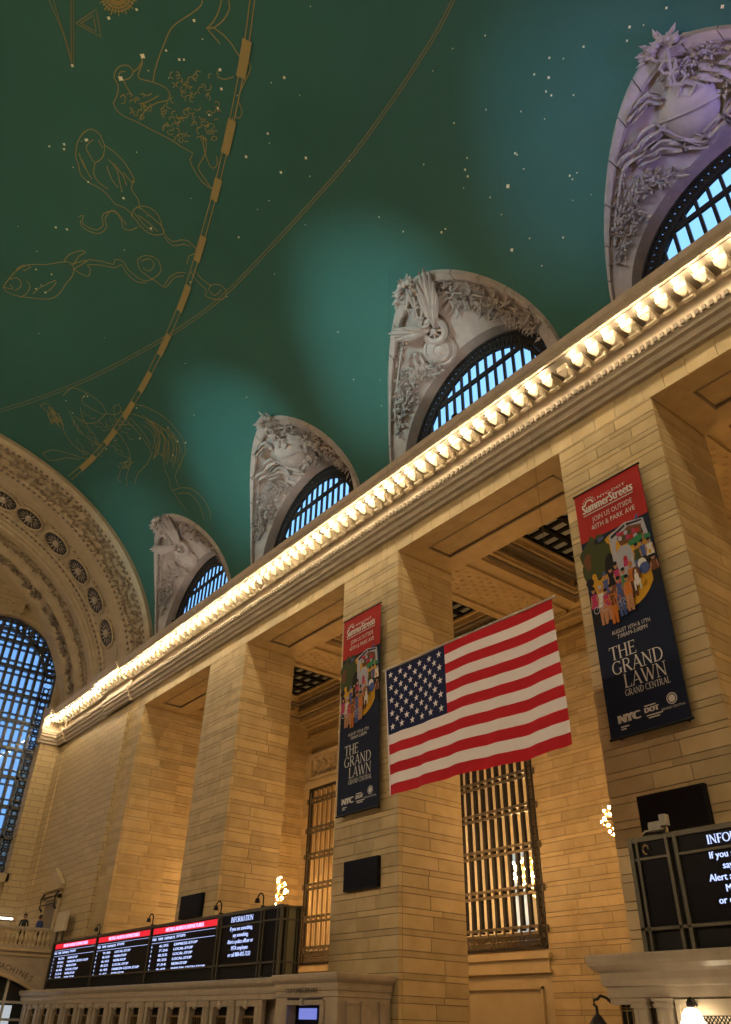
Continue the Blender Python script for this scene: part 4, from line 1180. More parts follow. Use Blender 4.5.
# stars
sm = MB(); n6 = 8
sm.add([(math.cos(2*PI*q/n6)*(.10 if q%2==0 else .06), math.sin(2*PI*q/n6)*(.10 if q%2==0 else .06), 0) for q in range(n6)], [tuple(range(n6))])
ME_STAR = bpy.data.meshes.new('star'); ME_STAR.from_pydata(sm.v, [], sm.f); ME_STAR.materials.append(M_star)
def star(px, py, k_=1.0):
    q = vp(px, py, .0018)
    if q.z < 1.2 or q.x < -2.6: return
    for xc in LUN:
        if abs(q.x-xc) < HW and q.z < zb_of((q.x-xc)/HW)+.03: return
    p_ = V(*q); nrm = Vector((0, abs(q.y/VA)**(VN-1)/VA*(1 if q.y > 0 else -1), ((q.z-VZ0)/VB)**(VN-1)/VB)).normalized()
    o = inst('star', ME_STAR, p_, ceil, (k_,k_,k_)); o.rotation_euler = (-nrm).to_track_quat('Z', 'Y').to_euler()
D_ = lambda x_, y_: (250+x_/1.52, y_/1.52)
for x_, y_, k_ in [(392,283,2),(398,380,1.8),(327,258,1.2),(331,268,1.2),(291,353,1.3),(297,348,1),(403,233,1.2),(454,118,1.3),(450,139,1),(476,361,1),(486,267,1),(432,113,1),(455,88,1),(52,118,1.5),(27,203,1.4),(47,262,1.6),(85,240,1.6),(300,407,1.2),(233,352,1),(507,71,1),(577,41,1.2),(573,62,1),(633,12,1),(718,10,1.5),(600,52,.9),(310,187,.9),(264,250,.8),(196,330,.9),(458,145,1),(330,240,.9),(406,235,.9),(365,300,.8)]:
    star(*D_(x_, y_), k_*.5)
for x_, y_, k_ in [(302,205,2.6),(222,287,2.6),(45,240,1.6),(178,66,1.6),(280,35,1.3),(436,218,1.4),(453,218,1.2),(585,255,1.6),(590,325,1.5),(680,573,1.7),(15,527,1.5),(15,545,1.5),(490,75,1.5),(388,185,1.2),(577,395,1.2),(545,420,1.1),(233,724,1.2),(103,665,1.3),(95,512,1.8)]: star(*A(x_, y_), k_*.5)
for x_, y_, k_ in [(170,327,1.5),(204,333,1.5),(150,80,1.2),(195,75,1.2),(110,455,1.2),(157,470,1.2),(138,525,1.4),(110,514,1.2),(460,330,1.6),(376,238,1.6),(265,60,1.6),(727,357,1.2)]: star(*B(x_, y_), k_*.5)
for x_, y_, k_ in [(235,92,1.3),(222,93,1.2),(417,238,1.6),(548,249,1.4),(532,297,1.3),(576,253,1.4),(300,275,1.2),(405,132,1.2),(160,107,1),(515,200,1.1),(183,150,1),(330,245,.9),(470,300,.9)]: star(*C_(x_, y_), k_*.5)
for k_ in range(70): star(rng.uniform(0, 720), rng.uniform(0, 420), rng.uniform(.22,.42))

# ================================================================== LAMPS ON THE CORNICE
def floodlight(loc, target, power, col, label, size=1.25):
    root = empty('floodlight', loc); tag(root, label, 'floodlight', 'floodlights standing on the cornice')
    d = (Vector(target)-Vector(loc)).normalized()
    b = MB(); b.box(-.14,.14,-.14,.14,0,.04); b.tube([(0,0,.03),(0,0,.16)], .035, 6); b.build('base', M_black, root)
    h = MB(); M3 = d.to_track_quat('Z','Y').to_matrix()
    h.lathe([(.02,-.12),(.12,-.10),(.16,.02),(.17,.12),(.15,.12),(.13,.03),(.001,.0)], (0,0,.26), 12, M=M3); h.build('housing', M_black, root)
    l = bpy.data.lights.new('flood', 'SPOT'); l.energy = power; l.color = col; l.spot_size = size; l.spot_blend = 1.0; l.shadow_soft_size = .12
    lo = bpy.data.objects.new('flood', l); COL.objects.link(lo); lo.parent = root
    lo.location = Vector((0,0,.26))+d*.16; lo.rotation_euler = d.to_track_quat('-Z','Y').to_euler()
COOL = (0.48, 0.90, 1.0)
spots = [(-2.313, COOL, .30, 'floodlight on the cornice below the lunette nearest the end arch'), (-1.628, COOL, 1.0, 'floodlight on the cornice below the second lunette from the end arch'),
         (-.947, COOL, 1.05, 'floodlight on the cornice below the third lunette from the end arch'), (-.267, (.30,.58,1.0), .6, 'floodlight on the cornice below the violet lit lunette')]
for xc, col, k_, lb in spots:
    floodlight(V(xc-.14, -.985, 1.1130), V(xc-.165, .90, 1.47), UPLIGHT*k_, col, lb.replace('on the cornice below', 'on the opposite cornice aimed above'), .35)
    if xc < -.5: floodlight(V(xc+.02, .95, 1.1165), V(xc-.08, .93, 1.45), 260, (1.0, .86, .76), lb, 1.3)
floodlight(V(.10, .95, 1.1165), V(-.12, .90, 1.50), 1500, (.40,.34,1.0), 'violet floodlight on the cornice right of the violet lit lunette', 1.6)

# ================================================================== FLAG
M_red = flat('flag_red', (0.50, 0.010, 0.022)); M_white = flat('flag_white', (0.85, 0.80, 0.84)); M_blue = flat('flag_blue', (0.006, 0.012, 0.065))
FY = 14.4
def flag_pt(u, v):          # u 0..1 along the fly, v 0..1 down
    x = -17.64+6.57*u + (.14*v); z = 9.29-.08*u - 3.74*v
    amp = .03+.06*v
    y = FY + amp*math.sin(u*9+v*1.2) + .035*v*math.sin(u*31+v*3) + .012*math.sin(u*64+v*9)*v
    if u > .82: y -= .35*(u-.82)**1.5*math.sin(v*PI*.9)
    z += .012*math.sin(u*14)*(v > 0)
    return Vector((x, y, z+EYE))
fl = empty('flag', (flag_pt(.5,1))); tag(fl, 'large striped flag with white stars on blue hanging before the wall', 'flag')
fbase = Vector(fl.location)
m = MB(); NU, NV = 100, 39
m.add([flag_pt(i/NU, j/NV) for i in range(NU+1) for j in range(NV+1)], [])
for i in range(NU):
    for j in range(NV):
        st = j*13//NV; mi = 2 if (i < 40 and st < 7) else (0 if st % 2 == 0 else 1)
        a = i*(NV+1)+j; m.f.append((a, a+1, a+NV+2, a+NV+1)); m.m.append(mi)
o = m.build('cloth', [M_red, M_white, M_blue], fl, smooth=True); o.location = -fbase
sm = MB(); sm.add([(math.sin(2*PI*q/10)*(.115 if q%2==0 else .045), 0, math.cos(2*PI*q/10)*(.115 if q%2==0 else .045)) for q in range(10)]+[(0,0,0)], [(q,(q+1)%10,10) for q in range(10)])
ME_FS = bpy.data.meshes.new('flag_star'); ME_FS.from_pydata(sm.v, [], sm.f); ME_FS.materials.append(M_white)
for r_ in range(9):
    for c_ in range(6 if r_ % 2 == 0 else 5):
        u = (.4/12)*(1+2*c_+(r_ % 2)); v = (7/13)/10*(r_+1)
        p_ = flag_pt(u, v); t_ = flag_pt(u+.01, v)-p_; nn = t_.cross(flag_pt(u, v+.01)-p_).normalized()
        if nn.y > 0: nn = -nn
        inst('star', ME_FS, p_+nn*.02-fbase, fl, rot=(0, 0, math.atan2(t_.y, t_.x)))
m = MB(); m.tube([flag_pt(-.02,0)+Vector((0,0,.02)), flag_pt(.5,0)+Vector((0,0,.02)), flag_pt(1.02,0)+Vector((0,0,.02))], .03, 6); o = m.build('top_rod', flat('rod_grey',(.45,.42,.38),.4), fl); o.location = -fbase
m = MB(); m.tube([flag_pt(0,0)+Vector((-.012,0,0)), flag_pt(0,.5)+Vector((-.012,0,0)), flag_pt(0,1)+Vector((-.012,0,0))], .022, 5); o = m.build('header_rope', M_white, fl); o.location = -fbase
for u in (0, 1):
    q = flag_pt(u,0); t_ = V(q.x/S, FY/S, 1.0); zc = VZ0+VB*(1-(FY/S/VA)**VN)**(1/VN)
    m = MB(); m.tube([q, (q.x, FY, S*zc+EYE-.02)], .006, 4); o = m.build('hanging_wire', M_frame, fl); o.location = -fbase

# ================================================================== BANNERS
P_red = flat('banner_red', (0.36, 0.018, 0.016)); P_navy = flat('banner_navy', (0.005, 0.010, 0.034)); P_wht = flat('banner_white', (0.62, 0.60, 0.58))
P_tree = flat('print_tree', (0.045, 0.055, 0.016)); P_yel = flat('print_yellow', (0.55, 0.30, 0.02)); P_grn = flat('print_green', (0.03, 0.20, 0.08)); P_gry = flat('print_lilac', (0.36, 0.36, 0.44))
P_mag = flat('print_magenta', (0.40, 0.03, 0.12)); P_blu = flat('print_blue', (0.06, 0.09, 0.26)); P_org = flat('print_orange', (0.50, 0.15, 0.02)); P_skin = flat('print_skin', (0.40, 0.20, 0.11)); P_blk = flat('print_black', (0.008,0.008,0.010)); P_brn = flat('print_brown', (0.14, 0.05, 0.02))
PM = [P_red, P_navy, P_wht, P_tree, P_yel, P_grn, P_gry, P_mag, P_blu, P_org, P_skin, P_blk, P_brn]
RED,NAVY,WHT,TREE,YEL,GRN,GRY,MAG,BLU,ORG,SKIN,BLK,BRN = range(13)
def banner(x0, x1, z0, z1, y, label):
    W_, H_ = x1-x0, z1-z0
    root = empty('banner', ((x0+x1)/2, y, z0)); tag(root, label, 'banner', 'event banners hung on the piers'); base = Vector(root.location)
    def fin(mb, nm, mats): o = mb.build(nm, mats, root); o.location = -base; return o
    zr = z1-.225*H_
    m = MB(); m.box(x0, x1, y, y+.02, z0, z1, 0); fin(m, 'cloth', [P_navy])
    m = MB(); m.box(x0, x1, y-.004, y, zr, z1, 0)
    fin(m, 'red_field', P_red)
    # printed crowd picture
    m = MB(); lay = [0]
    U = lambda u: x0+u*W_
    Z = lambda f: z1-f*H_
    Zc = lambda f: z1-(.225+(f-.195)*1.06)*H_
    def poly(pts, mi):
        lay[0] += 1; yy = y-.004-.0004*lay[0]
        m.add([(U(u), yy, Zc(f)) for u, f in pts], [tuple(range(len(pts)))], mi)
    def ell(u, f, ru, rf, mi, n=14, a0=0, a1=360, jit=0, rng=random.Random(3)):
        poly([(u+ru*(1+jit*rng.uniform(-1,1))*math.cos(RAD(a0+(a1-a0)*q/n)), f-rf*(1+jit*rng.uniform(-1,1))*math.sin(RAD(a0+(a1-a0)*q/n))) for q in range(n if a1-a0 >= 360 else n+1)], mi)
    ell(.53,.36,.44,.155, YEL, 30)
    ell(.18,.27,.21,.085, TREE, 22, jit=.18); ell(.10,.31,.13,.06, TREE, 16, jit=.2); ell(.30,.29,.12,.07, TREE, 16, jit=.2); ell(.06,.28,.06,.04, BRN, 9, jit=.3)
    ell(.38,.33,.1,.045, BLK, 12, jit=.2)
    poly([(.42,.215),(.66,.19),(.92,.205),(.97,.33),(.92,.33),(.88,.24),(.50,.25),(.46,.34),(.42,.34)], GRY)
    poly([(.44,.22),(.66,.197),(.66,.207),(.45,.232)], BLK); poly([(.68,.197),(.90,.208),(.90,.214),(.68,.207)], BLK)
    poly([(.52,.24),(.70,.21),(.88,.225),(.86,.275),(.56,.275)], BRN)
    for q in range(12): ell(.55+.3*((q*37)%17)/17, .225+.045*((q*53)%13)/13, .03, .009, (MAG,RED,GRY,TREE)[q%4], 8)
    poly([(.66,.275),(.80,.262),(.97,.275),(.97,.29),(.66,.292)], GRN)
    poly([(.46,.30),(.56,.275),(.68,.285),(.72,.36),(.70,.40),(.52,.40),(.47,.37)], GRY); ell(.59,.33,.03,.012, RED, 8); poly([(.56,.335),(.62,.335),(.63,.36),(.55,.36)], MAG)
    def person(u, f, h, top, low, hat=None):
        poly([(u-.045,f+.030*h),(u+.045,f+.030*h),(u+.055,f+.085*h),(u-.055,f+.085*h)], top)
        poly([(u-.05,f+.082*h),(u+.05,f+.082*h),(u+.045,f+.150*h),(u+.008,f+.150*h),(u,f+.1*h),(u-.008,f+.150*h),(u-.045,f+.150*h)], low)
        poly([(u-.045,f+.032*h),(u-.062,f+.075*h),(u-.05,f+.078*h),(u-.03,f+.045*h)], SKIN); poly([(u+.045,f+.032*h),(u+.062,f+.075*h),(u+.05,f+.078*h),(u+.03,f+.045*h)], SKIN)
        ell(u, f+.014*h, .026, .013*h, SKIN, 10)
        ell(u, f+.006*h, .028, .008*h, BLK if hat is None else hat, 10)
    def bike(u, f, s_, mi):
        for du in (-.06*s_, .06*s_):
            for q in range(10):
                a, b = RAD(36*q), RAD(36*(q+1)); ro_, ri_ = 1.0, .78
                poly([(u+du+.05*s_*r_*math.cos(t), f-.016*s_*r_*math.sin(t)) for r_, t in ((ro_,a),(ro_,b),(ri_,b),(ri_,a))], mi)
        poly([(u-.06*s_,f),(u-.02*s_,f-.024*s_),(u-.012*s_,f-.024*s_),(u-.05*s_,f)], mi); poly([(u-.02*s_,f-.024*s_),(u+.05*s_,f-.024*s_),(u+.05*s_,f-.020*s_),(u-.02*s_,f-.020*s_)], mi); poly([(u+.06*s_,f),(u+.045*s_,f-.03*s_),(u+.052*s_,f-.03*s_),(u+.068*s_,f)], mi)
    person(.84,.285,.8,BLU,BLK); person(.93,.29,.8,WHT,BLK); person(.76,.29,.8,TREE,BLU)
    poly([(.86,.285),(.89,.262),(.90,.263),(.875,.295)], SKIN)
    person(.44,.325,1.05,MAG,BLU); person(.36,.335,.9,BLK,BRN); person(.27,.345,1.05,BLU,BRN,BLU); person(.53,.36,.95,GRN,BLK); person(.64,.35,.9,ORG,BRN,ORG)
    ell(.80,.375,.06,.02, WHT, 12); ell(.82,.395,.07,.022, BLU, 12); person(.95,.36,.7,BRN,BLK); ell(.93,.345,.02,.01, YEL, 8)
    ell(.13,.35,.035,.014, YEL, 10); poly([(.09,.355),(.17,.355),(.18,.39),(.08,.39)], YEL)
    ell(.055,.365,.06,.017, BLK, 16)
    person(.08,.385,1.0,MAG,BLK); person(.18,.39,1.0,WHT,SKIN,GRY); person(.33,.40,1.0,BRN,ORG); person(.25,.41,.8,MAG,SKIN); person(.45,.385,1.0,BLU,BLU)
    bike(.15,.478,.9,GRY); bike(.33,.468,1.1,ORG); bike(.58,.46,1.0,BRN); bike(.47,.49,.7,GRY)
    person(.57,.395,.9,ORG,SKIN)
    ell(.71,.41,.055,.03, BRN, 12); ell(.71,.425,.03,.028, WHT, 10); ell(.71,.395,.032,.014, BRN, 10); ell(.71,.40,.012,.01, WHT, 8)
    for du in (-.035, .035): poly([(.71+du-.012,.43),(.71+du+.012,.43),(.71+du+.012,.468),(.71+du-.012,.468)], WHT)
    ell(.78,.445,.03,.012, YEL, 8)
    poly([(.22,.215),(.30,.21),(.38,.215),(.33,.225),(.24,.228)], BLU); ell(.25,.22,.03,.01, BLK, 8)
    poly([(.83,.20),(.87,.185),(.885,.19),(.86,.215)], BLU)
    fin(m, 'crowd_print', PM)
    # lettering
    yt = y-.034
    t = MB(); put_text(t, 'GO', U(.055), Zc(.365)-.07, .2, yt, align='C', width=.2, bold=.008); fin(t, 'lettering', P_wht)
    t = MB(); put_text(t, 'SummerStreets', U(.11), Z(.103), .46, yt, width=.76*W_, bold=.012); fin(t, 'lettering', P_wht)
    t = MB(); t.box(U(.11), U(.87), yt-.001, yt, Z(.111)-.03, Z(.111)); fin(t, 'underline', P_wht)
    t = MB(); put_text(t, 'NYC DOT', U(.36), Z(.064), .13, yt, width=.42*W_, bold=.004); fin(t, 'lettering', P_wht)
    t = MB()
    for q in range(9):
        a = RAD(20*q+10); cx, cz = U(.22), Z(.068)
        t.add([(cx+math.cos(a+s_)*r_, yt, cz+math.sin(a+s_)*r_) for r_, s_ in ((.20,-.06),(.27,-.04),(.27,.04),(.20,.06))], [(0,1,2,3)])
    for q in range(10):
        a, b = RAD(18*q), RAD(18*(q+1)); t.add([(cx+math.cos(v)*r_, yt, cz+math.sin(v)*r_) for r_, v in ((.17,a),(.17,b),(.12,b),(.12,a))], [(0,1,2,3)])
    fin(t, 'sun_emblem', P_wht)
    t = MB(); put_text(t, 'JOIN US OUTSIDE', U(.23), Z(.155), .25, yt, width=.60*W_); fin(t, 'lettering', P_wht)
    t = MB(); put_text(t, '40TH & PARK AVE', U(.20), Z(.190), .25, yt, width=.65*W_); fin(t, 'lettering', P_wht)
    t = MB(); put_text(t, 'AUGUST 10TH & 17TH', U(.24), Z(.640), .17, yt, width=.52*W_); fin(t, 'lettering', P_wht)
    t = MB(); put_text(t, '7:00AM-3:00PM', U(.31), Z(.660), .17, yt, width=.40*W_); fin(t, 'lettering', P_wht)
    t = MB(); serif(t, 'THE', U(.165), Z(.732), .385, yt, width=.355*W_); fin(t, 'lettering', P_wht)
    t = MB(); serif(t, 'GRAND', U(.165), Z(.787), .385, yt, width=.675*W_); fin(t, 'lettering', P_wht)
    t = MB(); serif(t, 'LAWN', U(.29), Z(.842), .385, yt, width=.555*W_); fin(t, 'lettering', P_wht)
    t = MB(); serif(t, 'GRAND CENTRAL', U(.285), Z(.870), .17, yt, width=.57*W_, bold=1.15); fin(t, 'lettering', P_wht)
    t = MB(); put_text(t, 'NYC', U(.15), Z(.955), .31, yt, width=.27*W_, bold=.035); fin(t, 'lettering', P_wht)
    t = MB(); put_text(t, 'DOT', U(.49), Z(.945), .19, yt, width=.17*W_, bold=.02); fin(t, 'lettering', P_wht)
    t = MB()
    for f, u0, u1 in ((.922,.49,.63),(.955,.50,.70),(.963,.52,.66),(.968,.16,.27),(.976,.16,.23)):
        t = MB(); t.box(U(u0), U(u1), yt-.001, yt, Z(f)-.02, Z(f)+.012); fin(t, 'small_print', P_wht)
    t = MB(); cx, cz = U(.83), Z(.922)
    for q in range(20):
        a, b = 2*PI*q/20, 2*PI*(q+1)/20; t.add([(cx+math.cos(v)*r_, yt, cz+math.sin(v)*r_) for r_, v in ((.15,a),(.15,b),(.125,b),(.125,a))], [(0,1,2,3)])
    t.add([(cx+.10*math.cos(2*PI*q/12), yt, cz+.10*math.sin(2*PI*q/12)) for q in range(12)], [tuple(range(12))])
    fin(t, 'round_emblem', P_wht)
    t = MB(); put_text(t, 'GRAND CENTRAL', U(.83), Z(.953), .085, yt, align='C', width=.29*W_); fin(t, 'lettering', P_wht)
    for zz, nm in ((z1, 'top_rod'), (z0, 'bottom_rod')):
        r_ = MB(); r_.tube([(x0-.04,y+.01,zz),(x1+.04,y+.01,zz)], .035, 6); fin(r_, nm, M_black)
    for xx, zz in ((x0+.2,z1),(x1-.2,z1),(x0+.2,z0),(x1-.2,z0)):
        r_ = MB(); r_.tube([(xx,y+.03,zz),(xx,S-.015,zz+.02)], .018, 5); fin(r_, 'tie', M_black)
banner(-12.24, -9.84, EYE+6.58, EYE+14.42, 17.73, 'tall red and navy event banner on the pier above the right information board')
banner(-24.55, -22.10, EYE+6.57, EYE+14.50, 17.73, 'tall red and navy event banner on the pier left of the flag')

# ================================================================== BLANK SCREENS ON THE PIERS
for x0, x1, z0, z1, lb in ((-11.84,-9.98,4.12,5.08,'blank black screen under the large banner'), (-24.13,-22.23,4.03,5.0,'blank black screen under the banner left of the flag'), (-36.70,-34.66,4.05,5.0,'blank black screen on the pier behind the long departure board')):
    root = empty('wall_screen', ((x0+x1)/2, S-.1, z0+EYE)); tag(root, lb, 'screen', 'blank screens on the piers'); h = (z1-z0); w_ = x1-x0
    b = MB(); b.box(-w_/2, w_/2, -.06, .09, 0, h); b.build('casing', M_black, root)
    b = MB(); b.box(-w_/2+.05, w_/2-.05, -.07, -.061, .05, h-.05); b.build('glass', M_screen, root)

# ================================================================== DEPARTURE AND INFORMATION BOARDS
YF = 15.885
def info_text(mb, cx, zt, y):
    serif(mb, 'INFORMATION', cx, zt-.345, .17, y, width=1.55, align='C', bold=1.5)
    for k_, tx in enumerate(('If you see something,', 'say something.', 'Alert a police officer or', 'MTA employee', 'or call 888-692-7233')):
        put_text(mb, tx, cx, zt-.62-.205*k_, .185, y, align='C', bold=.006)
def board(name_label, x0, x1, z0, z1, segs, depth, posts):
    root = empty('departure_board', ((x0+x1)/2, YF+depth/2, z0)); tag(root, name_label, 'display board'); base = Vector(root.location)
    def fin(mb, nm, mats, par=None):
        o = mb.build(nm, mats, par or root)
        o.location = -base if par is None else (0,0,0)
        return o
    b = MB(); b.box(x0+.05, x1-.05, YF+.06, YF+depth, z0, z1-.06); fin(b, 'cabinet', M_black)
    H_ = z1-z0
    rails = [z1-.03, z1-.47, z0+.42] if True else []
    f = MB()
    for zz in (z1-.05,): f.box(x0, x1, YF-.02, YF+.07, zz-.05, zz+.05)
    fin(f, 'top_rail', M_frame)
    f = MB(); f.box(x0, x1, YF-.03, YF+.05, z0+.37, z0+.43); fin(f, 'bottom_rail', M_frame)
    for xx, wd in posts:
        f = MB(); f.box(xx-wd/2, xx+wd/2, YF-.03, YF+.06, z0, z1); fin(f, 'post', M_frame)
    for kind, a, b_ in segs:
        s_ = MB(); s_.box(a+.06, b_-.06, YF+.02, YF+.055, z0+.44, z1-.1); so = fin(s_, 'screen', M_screen)
        if kind == 'dep':
            w_ = b_-a
            r_ = MB(); r_.box(a+.2, b_-.12, YF+.012, YF+.019, z1-.36, z1-.14); fin(r_, 'header', G_red, so)
            t = MB(); put_text(t, 'METRO-NORTH DEPARTURES', a+.24*w_, z1-.32, .2, YF+.008, width=.56*w_, bold=.02); fin(t, 'header_text', G_pur, so)
            t = MB(); rg = random.Random(int(a*10)); y_ = YF+.010
            put_text(t, 'TRK  TIME  DEPARTS', a+.2, z1-.60, .13, y_, width=.36*w_, bold=.014); put_text(t, 'STOPS', a+.42*w_, z1-.58, .13, y_, width=.13*w_, bold=.014)
            t.box(a+.2, b_-.2, y_, y_+.004, z1-.70, z1-.688); t.box(a+.2, b_-.2, y_, y_+.004, z1-.45, z1-.44)
            for k_ in range(6):
                zz = z1-.86-.168*k_
                put_text(t, str(rg.choice((2,4,6,8,9,7))), a+.24, zz, .13, y_, bold=.014)
                put_text(t, '%d:%02d' % (rg.randint(5,9), rg.randint(10,59)), a+.17*w_, zz, .13, y_, width=.14*w_, bold=.014)
                s2 = rg.choice(('NON-STOP','LOCAL-STOP','EXPRESS-STOP','NON-STOP','HARLEM-125TH STOP')); put_text(t, s2, a+.40*w_, zz, .13, y_, width=.028*w_*len(s2), bold=.014)
            fin(t, 'departure_text', G_txt, so)
        elif kind == 'info':
            t = MB(); info_text(t, (a+b_)/2, z1, YF+.012); fin(t, 'notice_text', G_txt, so)
            f = MB(); f.box(a, b_, YF-.02, YF+.03, z1-.47, z1-.42); fin(f, 'middle_rail', M_frame)
        else:
            f = MB(); f.box(a, b_, YF-.02, YF+.03, z1-.47, z1-.42); fin(f, 'middle_rail', M_frame)
    return root, fin
zb0, zb1 = EYE+1.45, EYE+3.55
rootL, fin = board('long black departure board with four lit screens on the ticket booth', -46.9, -24.88, zb0, zb1,
      [('dep',-46.7,-40.97),('dep',-40.97,-35.05),('dep',-35.05,-29.25),('info',-29.0,-26.1),('end',-26.0,-24.9)], .75,
      [(-46.85,.1),(-40.97,.09),(-35.05,.09),(-29.25,.07),(-28.98,.07),(-26.2,.07),(-26.0,.07),(-25.15,.06),(-24.93,.12)])
for yy in (YF+.18, YF+.62, YF+.74):
    f = MB(); f.box(-24.92, -24.84, yy-.025, yy+.025, zb0, zb1); fin(f, 'side_post', M_frame)
for zz in (zb1-.05, zb1-.45, zb0+.40):
    f = MB(); f.box(-24.91, -24.845, YF, YF+.76, zz-.03, zz+.03); fin(f, 'side_rail', M_frame)
f = MB(); f.box(-24.94, -24.86, YF+.26, YF+.54, zb0, zb1-.08); fin(f, 'side_panel', mat('olive_panel', (.17,.15,.085), .5), None)
zr0, zr1 = EYE+1.5, EYE+3.68
rootR, fin = board('black information board with white notice text at the right edge', -10.93, -6.6, zr0, zr1,
      [('end',-10.9,-9.95),('info',-9.75,-6.85)], .75, [(-10.88,.1),(-10.72,.06),(-9.98,.07),(-9.78,.08),(-6.82,.08),(-6.64,.1)])
f = MB(); f.tube([(-10.5+.07*math.cos(q*PI/5),YF-.03,zr1-.27+.09*math.sin(q*PI/5)) for q in range(9)], .018, 5); fin(f, 'hook_emblem', M_brass)

# cameras and goosenecks clipped on top of the boards
def gooseneck(x, z, flip, label):
    root = empty('gooseneck_lamp', (x, YF+.02, z)); tag(root, label, 'lamp', 'small lamps clipped on the boards')
    b = MB(); b.box(-.06,.06,-.05,.08,0,.05); b.build('clamp', M_black, root)
    g = MB(); g.tube([(0,0,.04),(0,0,.3)]+[(flip*(.16-.16*math.cos(PI*q/6)), -.05*q/6, .3+.16*math.sin(PI*q/6)) for q in range(1,7)], .025, 6); g.build('neck', M_black, root)
    h = MB(); h.lathe([(.02,.06),(.07,.04),(.10,-.10),(.085,-.10),(.05,.0)], (flip*.32,-.05,.26), 10); h.build('shade', M_black, root)
for x, fl_, lb in ((-29.2,-1,'black gooseneck lamp clipped above the notice screen of the long board'),(-35.1,-1,'black gooseneck lamp clipped above the middle of the long board'),(-40.9,-1,'black gooseneck lamp clipped above the far part of the long board'),(-26.2,-1,'black gooseneck lamp clipped near the right end of the long board')):
    gooseneck(x, zb1, fl_, lb)
root = empty('security_camera', (-9.98, YF+.02, zr1)); tag(root, 'grey security camera on top of the right information board', 'camera')
b = MB(); b.box(-.05,.05,-.05,.05,0,.12); b.build('mount', M_frame, root)
M_lgrey = flat('camera_grey', (.36,.33,.28), .5)
b = MB(); b.box(-.26,.02,-.2,-.02,.05,.22); b.box(-.30,-.26,-.16,-.06,.09,.19); b.build('housing', M_lgrey, root)
b = MB(); b.box(.02,.17,-.2,-.05,.12,.34); b.build('junction_box', M_lgrey, root)
b = MB(); b.tube([(-.55,-.05,.03),(-.45,-.06,.09),(-.32,-.05,.08)], .02, 5); b.build('cable', M_lgrey, root)

# ================================================================== TICKET BOOTHS
def booth_cornice(x0, x1, y, zt, proj, ret_right=None, ret_left=None, vs_=1.0):
    """moulded cornice along x (front towards -y), optionally returned to the wall at its ends"""
    prof = [(0,-.62),(.03,-.60),(.03,-.46),(.07,-.44),(.09,-.36),(.09,-.26),(.16,-.22),(.22,-.16),(.24,-.10),(.24,-.03),(.22,0),(0,.0)]
    mb = MB(); n = len(prof); path = []
    if ret_left: path.append((x0, ret_left, -1, 0))
    path.append((x0, y, -1 if ret_left else 0, -1)); path.append((x1, y, 1 if ret_right else 0, -1))
    if ret_right: path.append((x1, ret_right, 1, 0))
    vs = []
    for px, py, ox, oy in path:
        for d, z in prof: vs.append((px+ox*d*proj, py+oy*d*proj, zt+z*vs_))
    fs = [(i*n+k_, (i+1)*n+k_, (i+1)*n+(k_+1)%n, i*n+(k_+1)%n) for i in range(len(path)-1) for k_ in range(n)]
    fs += [tuple(range(n)), tuple(range((len(path)-1)*n, len(path)*n))[::-1]]
    mb.add(vs, fs); return mb
M_letters = flat('incised_letters', (0.06, 0.045, 0.03), .8)
M_lit = mat('lit_interior', (.5,.4,.25), .6, emit=(1,.72,.38), estr=.5)
def fluted(mb, x, y, z0, z1, w_, d_=.1):
    mb.box(x-w_/2, x+w_/2, y-d_, y+.02, z0, z1-.16)
    mb.box(x-w_/2-.04, x+w_/2+.04, y-d_-.04, y+.02, z1-.16, z1-.11); mb.box(x-w_/2-.02, x+w_/2+.02, y-d_-.02, y+.02, z1-.11, z1-.05); mb.box(x-w_/2-.06, x+w_/2+.06, y-d_-.06, y+.02, z1-.05, z1)
    for q in (-1, 1): mb.box(x+q*w_*.25-.03, x+q*w_*.25+.03, y-d_-.015, y-d_, z0, z1-.2)
zt = EYE+1.42; YBo = 16.10
root = empty('ticket_booth', (-36, 17, 0)); tag(root, 'long marble ticket booth with a row of dark windows under the departure board', 'ticket booth'); bL = Vector(root.location)
def finL(mb, nm, mats, par=None):
    o = mb.build(nm, mats, par or root); o.location = -bL if par is None else (0,0,0); return o
m = MB(); m.box(-50.7, -24.95, YBo, 17.9, zt-.62, zt-.01); m.box(-50.7, -24.95, YBo+.45, 17.9, 0, zt-.62); finL(m, 'body', M_booth)
finL(booth_cornice(-50.7, -24.95, YBo, zt, 1.0), 'cornice', M_booth)
xw = -26.2
k_ = 0
